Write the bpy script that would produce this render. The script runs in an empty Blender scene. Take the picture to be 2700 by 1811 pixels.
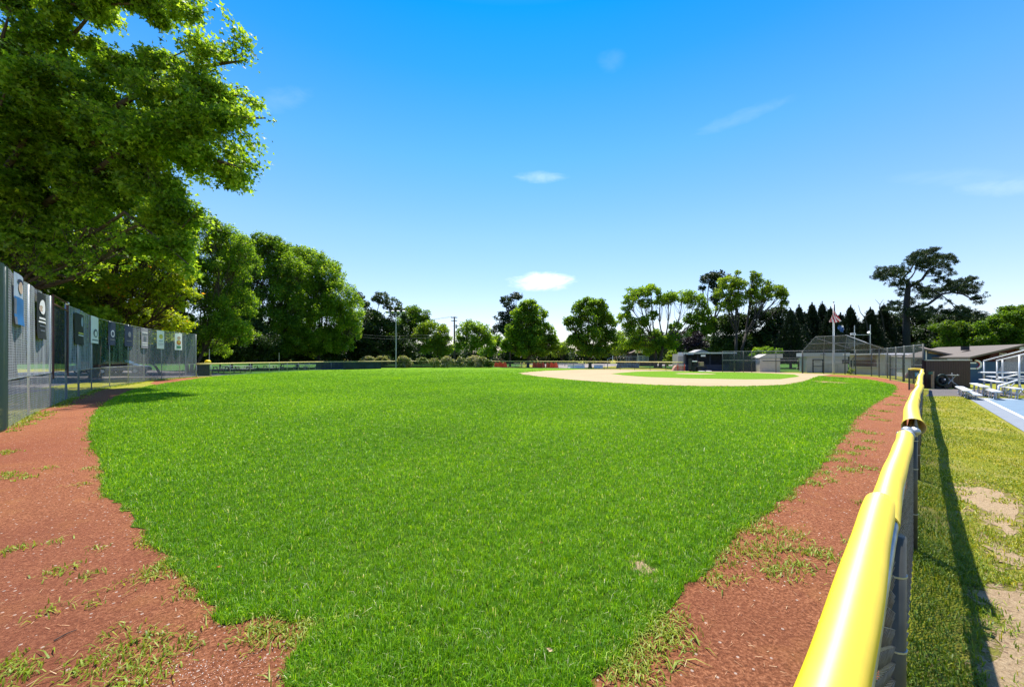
import bpy, math, random
import numpy as np
from mathutils import Vector, Matrix
from mathutils.geometry import tessellate_polygon

R = math.radians
random.seed(7)
rng = np.random.default_rng(11)
S = bpy.context.scene
COL = S.collection

# ------------------------------------------------------------------ camera
H = 1.73            # eye height
FPX = 1000.0        # focal length in pixels of the 2700 px wide frame
CX, HY = 1350.0, 945.0
cam_d = bpy.data.cameras.new('camera')
cam = bpy.data.objects.new('camera', cam_d)
COL.objects.link(cam)
cam.location = (0, 0, H)
cam.rotation_euler = (R(90), 0, 0)
cam_d.sensor_width = 36.0
cam_d.lens = 36.0 * FPX / 2700.0
cam_d.shift_y = (HY - 905.5) / 2700.0
cam_d.clip_start = 0.05
cam_d.clip_end = 3000
S.camera = cam

# ------------------------------------------------------------------ sky and sun
SUN_EL, SUN_AZ = 70.0, 0.0          # azimuth measured from +Y towards +X
w = bpy.data.worlds.new('World'); S.world = w; w.use_nodes = True
nt = w.node_tree; N = nt.nodes; L = nt.links
bg = N['Background']
sky = N.new('ShaderNodeTexSky'); sky.sky_type = 'NISHITA'; sky.sun_disc = False
sky.sun_elevation = R(SUN_EL); sky.sun_rotation = R(SUN_AZ)
sky.air_density = 1.0; sky.dust_density = 0.6; sky.ozone_density = 1.5
tc = N.new('ShaderNodeTexCoord')
sx = N.new('ShaderNodeSeparateXYZ'); L.new(tc.outputs['Generated'], sx.inputs[0])
ramp = N.new('ShaderNodeValToRGB'); L.new(sx.outputs['Z'], ramp.inputs[0])
cr = ramp.color_ramp
SKYSTOPS = [(0.0, (1.30, 1.15, 1.2)), (0.12, (1.15, 1.12, 1.22)), (0.30, (.84, 1.14, 1.3)),
            (0.46, (.44, 1.06, 1.42)), (0.60, (.12, .86, 1.55)), (0.68, (.02, .74, 1.55)), (0.80, (.45, .85, 1.3)), (1.0, (.9, 1, 1.15))]
cr.elements[0].position = 0; cr.elements[0].color = (*SKYSTOPS[0][1], 1)
cr.elements[1].position = 1; cr.elements[1].color = (*SKYSTOPS[-1][1], 1)
for p, c in SKYSTOPS[1:-1]:
    e = cr.elements.new(p); e.color = (*c, 1)
mul = N.new('ShaderNodeMix'); mul.data_type = 'RGBA'; mul.blend_type = 'MULTIPLY'
mul.inputs[0].default_value = 1
L.new(sky.outputs[0], mul.inputs[6]); L.new(ramp.outputs[0], mul.inputs[7])
# small wispy clouds: soft blobs in direction space, broken by noise
def cloud(px, py, wx, wy, amt, prev, tilt=0.0):
    d = Vector(((px - CX) / FPX, 1.0, (HY - py) / FPX)).normalized()
    right = Vector((1, 0, 0)) * math.cos(tilt) + Vector((0, 0, 1)) * math.sin(tilt)
    right = (right - d * right.dot(d)).normalized(); up = right.cross(d).normalized()
    vs = []
    for ax, s in ((right, wx), (up, wy)):
        m = N.new('ShaderNodeVectorMath'); m.operation = 'DOT_PRODUCT'
        nn = N.new('ShaderNodeVectorMath'); nn.operation = 'SUBTRACT'
        L.new(tc.outputs['Generated'], nn.inputs[0]); nn.inputs[1].default_value = d
        L.new(nn.outputs[0], m.inputs[0]); m.inputs[1].default_value = ax
        q = N.new('ShaderNodeMath'); q.operation = 'DIVIDE'; L.new(m.outputs['Value'], q.inputs[0]); q.inputs[1].default_value = s
        p2 = N.new('ShaderNodeMath'); p2.operation = 'MULTIPLY'; L.new(q.outputs[0], p2.inputs[0]); L.new(q.outputs[0], p2.inputs[1])
        vs.append(p2)
    a = N.new('ShaderNodeMath'); a.operation = 'ADD'; L.new(vs[0].outputs[0], a.inputs[0]); L.new(vs[1].outputs[0], a.inputs[1])
    no = N.new('ShaderNodeTexNoise'); no.inputs['Scale'].default_value = 22; no.inputs['Detail'].default_value = 9; no.inputs['Roughness'].default_value = .62; no.inputs['Distortion'].default_value = .6
    mp = N.new('ShaderNodeMapping'); mp.inputs['Scale'].default_value = (1, 1, 2.6); mp.inputs['Rotation'].default_value = (0, -tilt, 0)
    L.new(tc.outputs['Generated'], mp.inputs[0]); L.new(mp.outputs[0], no.inputs['Vector'])
    ma = N.new('ShaderNodeMath'); ma.operation = 'MULTIPLY_ADD'; L.new(no.outputs['Fac'], ma.inputs[0]); ma.inputs[1].default_value = 2.4
    L.new(a.outputs[0], ma.inputs[2])
    mr = N.new('ShaderNodeMapRange'); mr.interpolation_type = 'SMOOTHSTEP'; L.new(ma.outputs[0], mr.inputs[0])
    mr.inputs[1].default_value = 2.5; mr.inputs[2].default_value = 0.5; mr.inputs[3].default_value = 0; mr.inputs[4].default_value = amt
    if prev is None: return mr
    mx = N.new('ShaderNodeMath'); mx.operation = 'MAXIMUM'; L.new(prev.outputs[0], mx.inputs[0]); L.new(mr.outputs[0], mx.inputs[1])
    return mx
cl = None
for a in [(1430, 742, .085, .024, .8), (1425, 468, .060, .013, .22), (1950, 310, .085, .014, .06, .35),
          (735, 265, .06, .02, .05, .2), (1610, 160, .03, .02, .04), (2630, 495, .05, .014, .10), (2560, 470, .10, .014, .04)]:
    cl = cloud(*a[:5], cl, *(a[5:]))
cm = N.new('ShaderNodeMix'); cm.data_type = 'RGBA'
L.new(cl.outputs[0], cm.inputs[0]); L.new(mul.outputs[2], cm.inputs[6]); cm.inputs[7].default_value = (11.0, 11.3, 11.8, 1)
L.new(cm.outputs[2], bg.inputs['Color'])
bg.inputs['Strength'].default_value = 0.085

sd = bpy.data.lights.new('sun', 'SUN'); sd.energy = 4.6; sd.angle = R(.53); sd.color = (1, .96, .88)
sun = bpy.data.objects.new('sun', sd); COL.objects.link(sun)
sdir = Vector((math.sin(R(SUN_AZ)) * math.cos(R(SUN_EL)), math.cos(R(SUN_AZ)) * math.cos(R(SUN_EL)), math.sin(R(SUN_EL))))
sun.rotation_euler = (-sdir).to_track_quat('-Z', 'Y').to_euler()
sun.location = (0, 0, 60)

S.view_settings.view_transform = 'Standard'
S.view_settings.look = 'None'
S.view_settings.exposure = 0.95
S.view_settings.gamma = 1
S.render.engine = 'CYCLES'
S.cycles.max_bounces = 6
S.cycles.transparent_max_bounces = 24
S.cycles.caustics_reflective = False; S.cycles.caustics_refractive = False

# ------------------------------------------------------------------ helpers
def G(px, py, z=0.0):
    d = (H - z) * FPX / (py - HY)
    return ((px - CX) / FPX * d, d)
def F(x, y): return G(x * 1.1548, y * 1.1548)
def AT(px, py, d): return Vector(((px - CX) / FPX * d, d, H + (HY - py) / FPX * d))

def M(name, col, rough=.7, var=.0, scale=8, bump=0, bscale=60, metal=0, spec=.4, col2=None, coat=0, detail=4, stretch=None):
    m = bpy.data.materials.new(name); m.use_nodes = True
    t = m.node_tree; b = t.nodes['Principled BSDF']
    b.inputs['Roughness'].default_value = rough; b.inputs['Metallic'].default_value = metal
    b.inputs['Specular IOR Level'].default_value = spec
    if coat: b.inputs['Coat Weight'].default_value = coat
    b.inputs['Base Color'].default_value = (*col, 1)
    cd = t.nodes.new('ShaderNodeTexCoord'); vec = cd.outputs['Object']
    if stretch:
        mp = t.nodes.new('ShaderNodeMapping'); mp.inputs['Scale'].default_value = stretch
        t.links.new(vec, mp.inputs[0]); vec = mp.outputs[0]
    if var or col2:
        n = t.nodes.new('ShaderNodeTexNoise'); n.inputs['Scale'].default_value = scale; n.inputs['Detail'].default_value = detail
        t.links.new(vec, n.inputs['Vector'])
        r = t.nodes.new('ShaderNodeValToRGB'); t.links.new(n.outputs['Fac'], r.inputs[0])
        c2 = col2 if col2 else tuple(min(1, c * (1 + var)) for c in col)
        c1 = col if col2 else tuple(c * (1 - var) for c in col)
        r.color_ramp.elements[0].position = .32; r.color_ramp.elements[0].color = (*c1, 1)
        r.color_ramp.elements[1].position = .68; r.color_ramp.elements[1].color = (*c2, 1)
        t.links.new(r.outputs[0], b.inputs['Base Color'])
    if bump:
        n2 = t.nodes.new('ShaderNodeTexNoise'); n2.inputs['Scale'].default_value = bscale; n2.inputs['Detail'].default_value = 5
        t.links.new(vec, n2.inputs['Vector'])
        bp = t.nodes.new('ShaderNodeBump'); bp.inputs['Strength'].default_value = bump; bp.inputs['Distance'].default_value = .02
        t.links.new(n2.outputs['Fac'], bp.inputs['Height']); t.links.new(bp.outputs[0], b.inputs['Normal'])
    return m

def granular(name, stops, gscale=90, patch=None, bump=.6, rough=.95, pebble=None, pscale=38, dist=.02, wide=None, streak=None):
    """ground: fine grain through a ramp, larger patches, scattered pebbles"""
    m = bpy.data.materials.new(name); m.use_nodes = True
    t = m.node_tree; b = t.nodes['Principled BSDF']; b.inputs['Roughness'].default_value = rough
    b.inputs['Specular IOR Level'].default_value = .15
    cd = t.nodes.new('ShaderNodeTexCoord'); o = cd.outputs['Object']
    if streak:
        mp = t.nodes.new('ShaderNodeMapping'); mp.inputs['Scale'].default_value = streak; t.links.new(o, mp.inputs[0]); og = mp.outputs[0]
    else: og = o
    n = t.nodes.new('ShaderNodeTexNoise'); n.inputs['Scale'].default_value = gscale; n.inputs['Detail'].default_value = 6
    n.inputs['Roughness'].default_value = .75
    t.links.new(og, n.inputs['Vector'])
    r = t.nodes.new('ShaderNodeValToRGB'); t.links.new(n.outputs['Fac'], r.inputs[0])
    els = r.color_ramp.elements
    els[0].position, els[0].color = stops[0][0], (*stops[0][1], 1)
    els[1].position, els[1].color = stops[-1][0], (*stops[-1][1], 1)
    for p, c in stops[1:-1]:
        e = els.new(p); e.color = (*c, 1)
    out = r.outputs[0]
    def over(out, fac, col):
        x = t.nodes.new('ShaderNodeMix'); x.data_type = 'RGBA'
        t.links.new(fac, x.inputs[0]); t.links.new(out, x.inputs[6]); x.inputs[7].default_value = (*col, 1)
        return x.outputs[2]
    for q in (patch or []):
        sc, lo, hi, col, amt = q
        pn = t.nodes.new('ShaderNodeTexNoise'); pn.inputs['Scale'].default_value = sc; pn.inputs['Detail'].default_value = 5
        t.links.new(o, pn.inputs['Vector'])
        mr = t.nodes.new('ShaderNodeMapRange'); mr.inputs[1].default_value = lo; mr.inputs[2].default_value = hi; mr.inputs[4].default_value = amt
        t.links.new(pn.outputs['Fac'], mr.inputs[0]); out = over(out, mr.outputs[0], col)
    if pebble:
        v = t.nodes.new('ShaderNodeTexVoronoi'); v.inputs['Scale'].default_value = pscale; t.links.new(o, v.inputs['Vector'])
        lt = t.nodes.new('ShaderNodeMath'); lt.operation = 'LESS_THAN'; t.links.new(v.outputs['Distance'], lt.inputs[0]); lt.inputs[1].default_value = .22
        sc = t.nodes.new('ShaderNodeSeparateColor'); t.links.new(v.outputs['Color'], sc.inputs[0])
        gt = t.nodes.new('ShaderNodeMath'); gt.operation = 'GREATER_THAN'; t.links.new(sc.outputs[0], gt.inputs[0]); gt.inputs[1].default_value = .86
        an = t.nodes.new('ShaderNodeMath'); an.operation = 'MULTIPLY'; t.links.new(lt.outputs[0], an.inputs[0]); t.links.new(gt.outputs[0], an.inputs[1])
        out = over(out, an.outputs[0], pebble)
    t.links.new(out, b.inputs['Base Color'])
    bp = t.nodes.new('ShaderNodeBump'); bp.inputs['Strength'].default_value = bump; bp.inputs['Distance'].default_value = dist
    t.links.new(n.outputs['Fac'], bp.inputs['Height']); t.links.new(bp.outputs[0], b.inputs['Normal'])
    return m

def leafmat(name, stops, trans=.35, rough=.5, tcol=1.3, spec=.35, shine=0):
    m = bpy.data.materials.new(name); m.use_nodes = True
    t = m.node_tree; b = t.nodes['Principled BSDF']; b.inputs['Roughness'].default_value = rough
    b.inputs['Specular IOR Level'].default_value = spec
    at = t.nodes.new('ShaderNodeAttribute'); at.attribute_name = 'v'
    r = t.nodes.new('ShaderNodeValToRGB'); t.links.new(at.outputs['Fac'], r.inputs[0])
    els = r.color_ramp.elements
    els[0].position, els[0].color = stops[0][0], (*stops[0][1], 1)
    els[1].position, els[1].color = stops[-1][0], (*stops[-1][1], 1)
    for p, c in stops[1:-1]:
        e = els.new(p); e.color = (*c, 1)
    t.links.new(r.outputs[0], b.inputs['Base Color'])
    tr = t.nodes.new('ShaderNodeBsdfTranslucent')
    sc = t.nodes.new('ShaderNodeMix'); sc.data_type = 'RGBA'; sc.blend_type = 'MULTIPLY'; sc.inputs[0].default_value = 1
    t.links.new(r.outputs[0], sc.inputs[6]); sc.inputs[7].default_value = (1.5 * tcol, 1.35 * tcol, .5 * tcol, 1)
    t.links.new(sc.outputs[2], tr.inputs[0])
    mx = t.nodes.new('ShaderNodeMixShader'); mx.inputs[0].default_value = trans
    t.links.new(b.outputs[0], mx.inputs[1]); t.links.new(tr.outputs[0], mx.inputs[2])
    t.links.new(mx.outputs[0], t.nodes['Material Output'].inputs[0])
    return m

def netmat(name, col, cover, streak=0.0, weave=0, sscale=(3, 3, .25), lo=.0):
    """woven screen or distant chain link: partly see-through"""
    m = bpy.data.materials.new(name); m.use_nodes = True
    t = m.node_tree; b = t.nodes['Principled BSDF']; b.inputs['Roughness'].default_value = .8
    b.inputs['Base Color'].default_value = (*col, 1); b.inputs['Specular IOR Level'].default_value = .2
    tr = t.nodes.new('ShaderNodeBsdfTransparent'); mx = t.nodes.new('ShaderNodeMixShader')
    cd = t.nodes.new('ShaderNodeTexCoord')
    val = None
    if streak:
        mp = t.nodes.new('ShaderNodeMapping'); mp.inputs['Scale'].default_value = sscale; t.links.new(cd.outputs['Object'], mp.inputs[0])
        n = t.nodes.new('ShaderNodeTexNoise'); n.inputs['Scale'].default_value = 1.6; n.inputs['Detail'].default_value = 6; n.inputs['Roughness'].default_value = .65
        t.links.new(mp.outputs[0], n.inputs['Vector'])
        mr = t.nodes.new('ShaderNodeMapRange'); mr.inputs[1].default_value = .3; mr.inputs[2].default_value = .7
        mr.inputs[3].default_value = max(0, cover - streak); mr.inputs[4].default_value = min(1, cover + streak)
        t.links.new(n.outputs['Fac'], mr.inputs[0]); val = mr.outputs[0]
    if weave:
        sp = t.nodes.new('ShaderNodeSeparateXYZ'); t.links.new(cd.outputs['Object'], sp.inputs[0])
        mm = t.nodes.new('ShaderNodeMath'); mm.operation = 'MULTIPLY'; t.links.new(sp.outputs['Z'], mm.inputs[0]); mm.inputs[1].default_value = weave
        si = t.nodes.new('ShaderNodeMath'); si.operation = 'SINE'; t.links.new(mm.outputs[0], si.inputs[0])
        ma = t.nodes.new('ShaderNodeMath'); ma.operation = 'MULTIPLY_ADD'; t.links.new(si.outputs[0], ma.inputs[0]); ma.inputs[1].default_value = .10
        if val is not None: t.links.new(val, ma.inputs[2])
        else: ma.inputs[2].default_value = cover
        val = ma.outputs[0]
    if val is not None: t.links.new(val, mx.inputs[0])
    else: mx.inputs[0].default_value = cover
    t.links.new(tr.outputs[0], mx.inputs[1]); t.links.new(b.outputs[0], mx.inputs[2])
    t.links.new(mx.outputs[0], t.nodes['Material Output'].inputs[0])
    return m

class MB:
    def __init__(s): s.v = []; s.f = []
    def add(s, vs, fs):
        o = len(s.v); s.v += [tuple(v) for v in vs]; s.f += [tuple(i + o for i in f) for f in fs]; return s
    def box(s, c, sz, rz=0, rx=0, ry=0):
        m = Matrix.Rotation(rz, 3, 'Z') @ Matrix.Rotation(ry, 3, 'Y') @ Matrix.Rotation(rx, 3, 'X')
        vs = [Vector(c) + m @ Vector((x * sz[0] / 2, y * sz[1] / 2, z * sz[2] / 2)) for x in (-1, 1) for y in (-1, 1) for z in (-1, 1)]
        return s.add(vs, [(0, 1, 3, 2), (4, 6, 7, 5), (0, 4, 5, 1), (2, 3, 7, 6), (0, 2, 6, 4), (1, 5, 7, 3)])
    def tube(s, pts, rad, n=6, cap=True):
        pts = [Vector(p) for p in pts]
        if not hasattr(rad, '__len__'): rad = [rad] * len(pts)
        o = len(s.v); prev = None
        for i, p in enumerate(pts):
            t = (pts[min(i + 1, len(pts) - 1)] - pts[max(i - 1, 0)])
            if t.length < 1e-9: t = Vector((0, 0, 1))
            t.normalize()
            if prev is None:
                a = Vector((0, 0, 1)) if abs(t.z) < .9 else Vector((1, 0, 0))
                prev = t.cross(a).normalized()
            prev = (prev - t * prev.dot(t)).normalized(); q = t.cross(prev)
            for k in range(n):
                an = 2 * math.pi * k / n
                s.v.append(tuple(p + (prev * math.cos(an) + q * math.sin(an)) * rad[i]))
        for i in range(len(pts) - 1):
            for k in range(n):
                a = o + i * n + k; b = o + i * n + (k + 1) % n
                s.f.append((a, b, b + n, a + n))
        if cap:
            s.f.append(tuple(o + k for k in range(n))[::-1]); s.f.append(tuple(o + (len(pts) - 1) * n + k for k in range(n)))
        return s
    def ball(s, c, r, nu=10, nv=7, sc=(1, 1, 1)):
        vs = []; fs = []
        for j in range(nv + 1):
            th = math.pi * j / nv
            for i in range(nu):
                ph = 2 * math.pi * i / nu
                vs.append((c[0] + r * sc[0] * math.sin(th) * math.cos(ph), c[1] + r * sc[1] * math.sin(th) * math.sin(ph), c[2] + r * sc[2] * math.cos(th)))
        for j in range(nv):
            for i in range(nu):
                fs.append((j * nu + i, (j + 1) * nu + i, (j + 1) * nu + (i + 1) % nu, j * nu + (i + 1) % nu))
        return s.add(vs, fs)
    def prism(s, prof, y0, y1):      # profile in xz extruded along y
        n = len(prof); vs = [(x, y0, z) for x, z in prof] + [(x, y1, z) for x, z in prof]
        fs = [tuple(range(n)), tuple(range(n, 2 * n))[::-1]] + [(i, i + n, (i + 1) % n + n, (i + 1) % n) for i in range(n)]
        return s.add(vs, fs)
    def quad(s, a, b, c, d): return s.add([a, b, c, d], [(0, 1, 2, 3)])
    def build(s, name, mat, parent=None, smooth=False, bevel=0):
        me = bpy.data.meshes.new(name); me.from_pydata(s.v, [], s.f); me.validate(); me.update()
        if smooth: me.polygons.foreach_set('use_smooth', [True] * len(me.polygons))
        me.materials.append(mat); o = bpy.data.objects.new(name, me); COL.objects.link(o)
        if parent is not None: o.parent = parent
        if bevel:
            b = o.modifiers.new('bevel', 'BEVEL'); b.width = bevel; b.segments = 2; b.limit_method = 'ANGLE'
        return o

def tag(o, label, cat=None, group=None, kind=None):
    if label: o['label'] = label
    if cat: o['category'] = cat
    if group: o['group'] = group
    if kind: o['kind'] = kind
    return o
def root(name, loc, label, cat, group=None, rz=0):
    o = bpy.data.objects.new(name, None); COL.objects.link(o); o.empty_display_size = .2
    o.location = (loc[0], loc[1], loc[2] if len(loc) > 2 else 0); o.rotation_euler = (0, 0, rz)
    return tag(o, label, cat, group)
def copy_tree(o, loc, rz=0, label=None, scale=1):
    c = o.copy(); COL.objects.link(c); c.location = loc; c.rotation_euler = (0, 0, rz); c.scale = (scale,) * 3
    if label: c['label'] = label
    for ch in list(o.children):
        k = ch.copy(); COL.objects.link(k); k.parent = c
        for g in list(ch.children):
            q = g.copy(); COL.objects.link(q); q.parent = k
    return c

def npmesh(name, V, faces_n, k, mat, parent=None, vattr=None, smooth=False):
    """V (N,3) float; faces_n (M,k) int"""
    me = bpy.data.meshes.new(name)
    me.vertices.add(len(V)); me.vertices.foreach_set('co', V.astype(np.float32).ravel())
    m = len(faces_n); me.loops.add(m * k); me.loops.foreach_set('vertex_index', faces_n.astype(np.int32).ravel())
    me.polygons.add(m); me.polygons.foreach_set('loop_start', np.arange(0, m * k, k, dtype=np.int32))
    me.polygons.foreach_set('loop_total', np.full(m, k, dtype=np.int32))
    if smooth: me.polygons.foreach_set('use_smooth', np.ones(m, dtype=bool))
    me.update(calc_edges=True)
    if vattr is not None:
        a = me.attributes.new('v', 'FLOAT', 'FACE'); a.data.foreach_set('value', vattr.astype(np.float32))
    me.materials.append(mat)
    o = bpy.data.objects.new(name, me); COL.objects.link(o)
    if parent is not None: o.parent = parent
    return o

def unit(a): return a / (np.linalg.norm(a, axis=1, keepdims=True) + 1e-9)

def leaves(name, C, U, NN, SZ, mat, parent, V, aspect=.8, fold=.25):
    """kite-shaped folded leaves, two triangles each"""
    U = unit(U); NN = unit(NN - U * (NN * U).sum(1, keepdims=True)); W = np.cross(U, NN)
    s = SZ[:, None]
    a = C; b = C + U * s * .45 + W * s * aspect * .5 + NN * s * fold * .5
    c = C + U * s; d = C + U * s * .45 - W * s * aspect * .5 + NN * s * fold * .5
    n = len(C); P = np.stack([a, b, c, d], 1).reshape(-1, 3); i = np.arange(n) * 4
    Fc = np.stack([i, i + 1, i + 2, i, i + 2, i + 3], 1).reshape(-1, 3)
    return npmesh(name, P, Fc, 3, mat, parent, np.repeat(V, 2))

def star_leaves(name, C, U, NN, SZ, mat, parent, V):
    """three-lobed maple-like leaves for the near trees"""
    U = unit(U); NN = unit(NN - U * (NN * U).sum(1, keepdims=True)); W = np.cross(U, NN)
    s = SZ[:, None]
    shp = [(0, 0, 0), (.38, .62, .10), (.42, .24, 0), (1.0, 0, -.12), (.42, -.24, 0), (.38, -.62, .10)]
    P = np.stack([C + U * s * x + W * s * y + NN * s * z for x, y, z in shp], 1).reshape(-1, 3)
    i = np.arange(len(C)) * 6
    Fc = np.stack([i, i + 1, i + 2, i, i + 2, i + 3, i, i + 3, i + 4, i, i + 4, i + 5], 1).reshape(-1, 3)
    return npmesh(name, P, Fc, 3, mat, parent, np.repeat(V, 4))

def inpoly(P, poly):
    x, y = P[:, 0], P[:, 1]; r = np.zeros(len(P), bool); n = len(poly)
    for i in range(n):
        x0, y0 = poly[i]; x1, y1 = poly[(i + 1) % n]
        if y0 == y1: continue
        c = ((y0 > y) != (y1 > y)) & (x < (x1 - x0) * (y - y0) / (y1 - y0) + x0); r ^= c
    return r

def rough_edge(pts, amp=.06, step=.25, seed=1, wob=0):
    """resample an outline and roughen it; amplitude grows gently with distance"""
    rr = random.Random(seed); out = []; n = len(pts)
    def cat(p0, p1, p2, p3, t):
        return tuple(.5 * ((2 * b) + (-a + c) * t + (2 * a - 5 * b + 4 * c - d) * t * t + (-a + 3 * b - 3 * c + d) * t ** 3) for a, b, c, d in zip(p0, p1, p2, p3))
    for i in range(n):
        p0, p1, p2, p3 = pts[i - 1], pts[i], pts[(i + 1) % n], pts[(i + 2) % n]
        L_ = math.dist(p1, p2); dist = math.hypot(*p1)
        m = max(1, min(60, int(L_ / (step * max(1, dist / 6)))))
        for k in range(m):
            q = cat(p0, p1, p2, p3, k / m); dd = math.hypot(*q); a = amp * max(1, dd / 10); wx_ = wob * (math.sin(q[0] * 9 + q[1] * 5 + seed) + .7 * math.sin(q[1] * 17 - q[0] * 7)); wy_ = wob * (math.sin(q[1] * 8 - q[0] * 6 + 2 * seed) + .6 * math.sin(q[0] * 15 + 1))
            out.append((q[0] + wx_ + rr.gauss(0, a), q[1] + wy_ + rr.gauss(0, a)))
    return out

def sheet(name, poly, z, mat, kind='structure', label=None, cat=None):
    vs = [Vector((x, y, 0)) for x, y in poly]
    tris = tessellate_polygon([vs]); me = bpy.data.meshes.new(name)
    me.from_pydata([(x, y, z) for x, y in poly], [], [tuple(t) for t in tris]); me.update()
    if me.polygons and sum(p.normal.z * p.area for p in me.polygons) < 0: me.flip_normals()
    me.materials.append(mat); o = bpy.data.objects.new(name, me); COL.objects.link(o)
    return tag(o, label, cat, None, kind)

# ------------------------------------------------------------------ materials
m_lawn = granular('lawn', [(.30, (.035, .085, .002)), (.5, (.115, .235, .004)), (.72, (.22, .37, .010))], 42,
                  patch=[(.35, .42, .68, (.11, .25, .006), .75), (1.6, .55, .75, (.15, .28, .015), .5)], bump=1.0, dist=.05, streak=(1, .8, 1))
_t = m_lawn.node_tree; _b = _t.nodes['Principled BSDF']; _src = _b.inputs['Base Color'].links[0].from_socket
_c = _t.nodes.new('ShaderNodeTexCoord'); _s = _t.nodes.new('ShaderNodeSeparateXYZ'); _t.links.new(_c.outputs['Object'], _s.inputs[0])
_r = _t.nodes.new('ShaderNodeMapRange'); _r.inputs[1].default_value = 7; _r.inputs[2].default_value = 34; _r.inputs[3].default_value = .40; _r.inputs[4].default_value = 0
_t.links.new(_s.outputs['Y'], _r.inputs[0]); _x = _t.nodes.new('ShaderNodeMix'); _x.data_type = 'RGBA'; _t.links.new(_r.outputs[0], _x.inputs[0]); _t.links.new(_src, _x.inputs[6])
_x.inputs[7].default_value = (.035, .055, .012, 1); _t.links.new(_x.outputs[2], _b.inputs['Base Color'])      # paints earth and the shade between blades into the colour, stronger towards the viewer
m_shade_ground = granular('painted_shade_ground', [(.3, (.022, .05, .006)), (.5, (.045, .12, .01)), (.72, (.09, .2, .02))], 60, bump=.8, dist=.03)  # dark ground colour with shade painted in
m_cinder = granular('cinder', [(.30, (.07, .022, .010)), (.5, (.265, .092, .040)), (.68, (.53, .225, .11))], 52,
                    patch=[(.9, .45, .7, (.20, .062, .030), .5), (2.5, .55, .74, (.36, .15, .05), .5), (.25, .5, .7, (.22, .065, .038), .5), (7, .6, .8, (.13, .04, .022), .4)],
                    bump=1.0, pebble=(.52, .38, .30), pscale=26, dist=.03)
m_dry = granular('dry_grass', [(.28, (.08, .10, .006)), (.48, (.25, .25, .012)), (.72, (.42, .37, .05))], 46,
                 patch=[(.8, .5, .66, (.34, .27, .11), .55), (.3, .5, .7, (.13, .19, .015), .6), (3, .6, .72, (.40, .31, .17), .6)], bump=1.0, dist=.04)
m_sand = granular('sandy_soil', [(.30, (.24, .155, .08)), (.5, (.44, .31, .18)), (.72, (.60, .45, .28))], 50,
                  patch=[(3, .5, .7, (.38, .25, .145), .6)], bump=.9, dist=.04, pebble=(.25, .16, .10), pscale=20)
m_clay = granular('infield_clay', [(.30, (.34, .245, .14)), (.5, (.40, .295, .175)), (.72, (.45, .34, .21))], 6,
                  patch=[(.3, .45, .7, (.35, .245, .145), .6)], bump=.2)
m_asph = granular('asphalt', [(.3, (.06, .055, .055)), (.5, (.11, .10, .10)), (.7, (.19, .17, .165))], 60,
                  patch=[(.9, .5, .7, (.22, .17, .145), .6)], bump=.5)
m_pave = granular('pale_pavement', [(.3, (.22, .185, .165)), (.5, (.28, .24, .22)), (.7, (.34, .30, .28))], 20, bump=.3)
m_court = M('court_blue', (.13, .195, .26), .75, .08, 2, bump=.1, bscale=200)
m_apron = M('court_apron', (.19, .21, .24), .8, .08, 4, bump=.2, bscale=200)
m_line = M('line_paint', (.82, .82, .82), .7, .05, 6)
m_galv = M('galvanised_steel', (.42, .44, .46), .45, .15, 14, metal=.7, spec=.5)
m_galvd = M('weathered_steel', (.20, .21, .22), .6, .2, 14, metal=.4, spec=.4)
m_wire = M('chain_wire', (.20, .20, .21), .38, .3, 30, metal=.7, spec=.5)
m_post = M('dark_green_post', (.060, .060, .050), .5, .25, 9, spec=.5)
m_cap = M('yellow_plastic', (.88, .62, .010), .66, .07, 9, spec=.8, bump=.08, bscale=7)
_p = m_cap.node_tree.nodes['Principled BSDF']; _p.inputs['IOR'].default_value = 2.1; _p.inputs['Anisotropic'].default_value = .85
_t = m_cap.node_tree.nodes.new('ShaderNodeCombineXYZ'); _t.inputs[0].default_value = .736; _t.inputs[1].default_value = .677   # extruded lengthwise
m_cap.node_tree.links.new(_t.outputs[0], _p.inputs['Tangent'])
m_capfar = M('yellow_plastic_weathered', (.72, .60, .22), .5, .12, 2, spec=.5)
m_alu = M('aluminium', (.72, .72, .72), .5, .1, 6, metal=.35, spec=.5)
m_white = M('white_paint', (.86, .82, .80), .55, .06, 3)
m_bark = M('bark', (.085, .062, .048), .95, .45, 9, bump=1, bscale=22, stretch=(1, 1, .25))
m_barkg = M('grey_bark', (.045, .038, .033), .95, .35, 9, bump=1, bscale=22, stretch=(1, 1, .25))
m_navy = M('navy_wall', (.016, .026, .055), .7, .25, 3, bump=.2, bscale=8)
m_black = M('black_rubber', (.012, .012, .013), .6, .2, 8)
m_dark = M('dark_fabric', (.02, .022, .026), .8, .3, 4)
m_block = M('painted_block_wall', (.54, .52, .53), .85, .06, 3, bump=.3, bscale=18)
m_beige = M('beige_panel', (.56, .52, .46), .8, .05, 3, bump=.2, bscale=12)
m_roofg = M('grey_roofing', (.33, .32, .31), .85, .15, 12, bump=.4, bscale=30)
m_brownroof = M('brown_shingles', (.20, .155, .13), .9, .2, 25, bump=.6, bscale=40)
m_maroon = M('maroon_boards', (.026, .005, .009), .65, .3, 5, stretch=(3, 3, .3), bump=.3, bscale=12)
m_maroon2 = M('maroon_wall', (.055, .012, .016), .75, .25, 4)
m_blue = M('blue_wall', (.035, .085, .17), .7, .1, 4)
m_brown = M('brown_wood', (.12, .05, .03), .7, .3, 8)
m_tan = M('tan_wood', (.36, .25, .15), .75, .2, 8, stretch=(1, 1, 6))
m_glass = M('window_glass', (.03, .035, .04), .1, 0, spec=.8)
m_orange = M('orange_plastic', (.95, .09, .03), .5, .1, 10)
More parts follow.
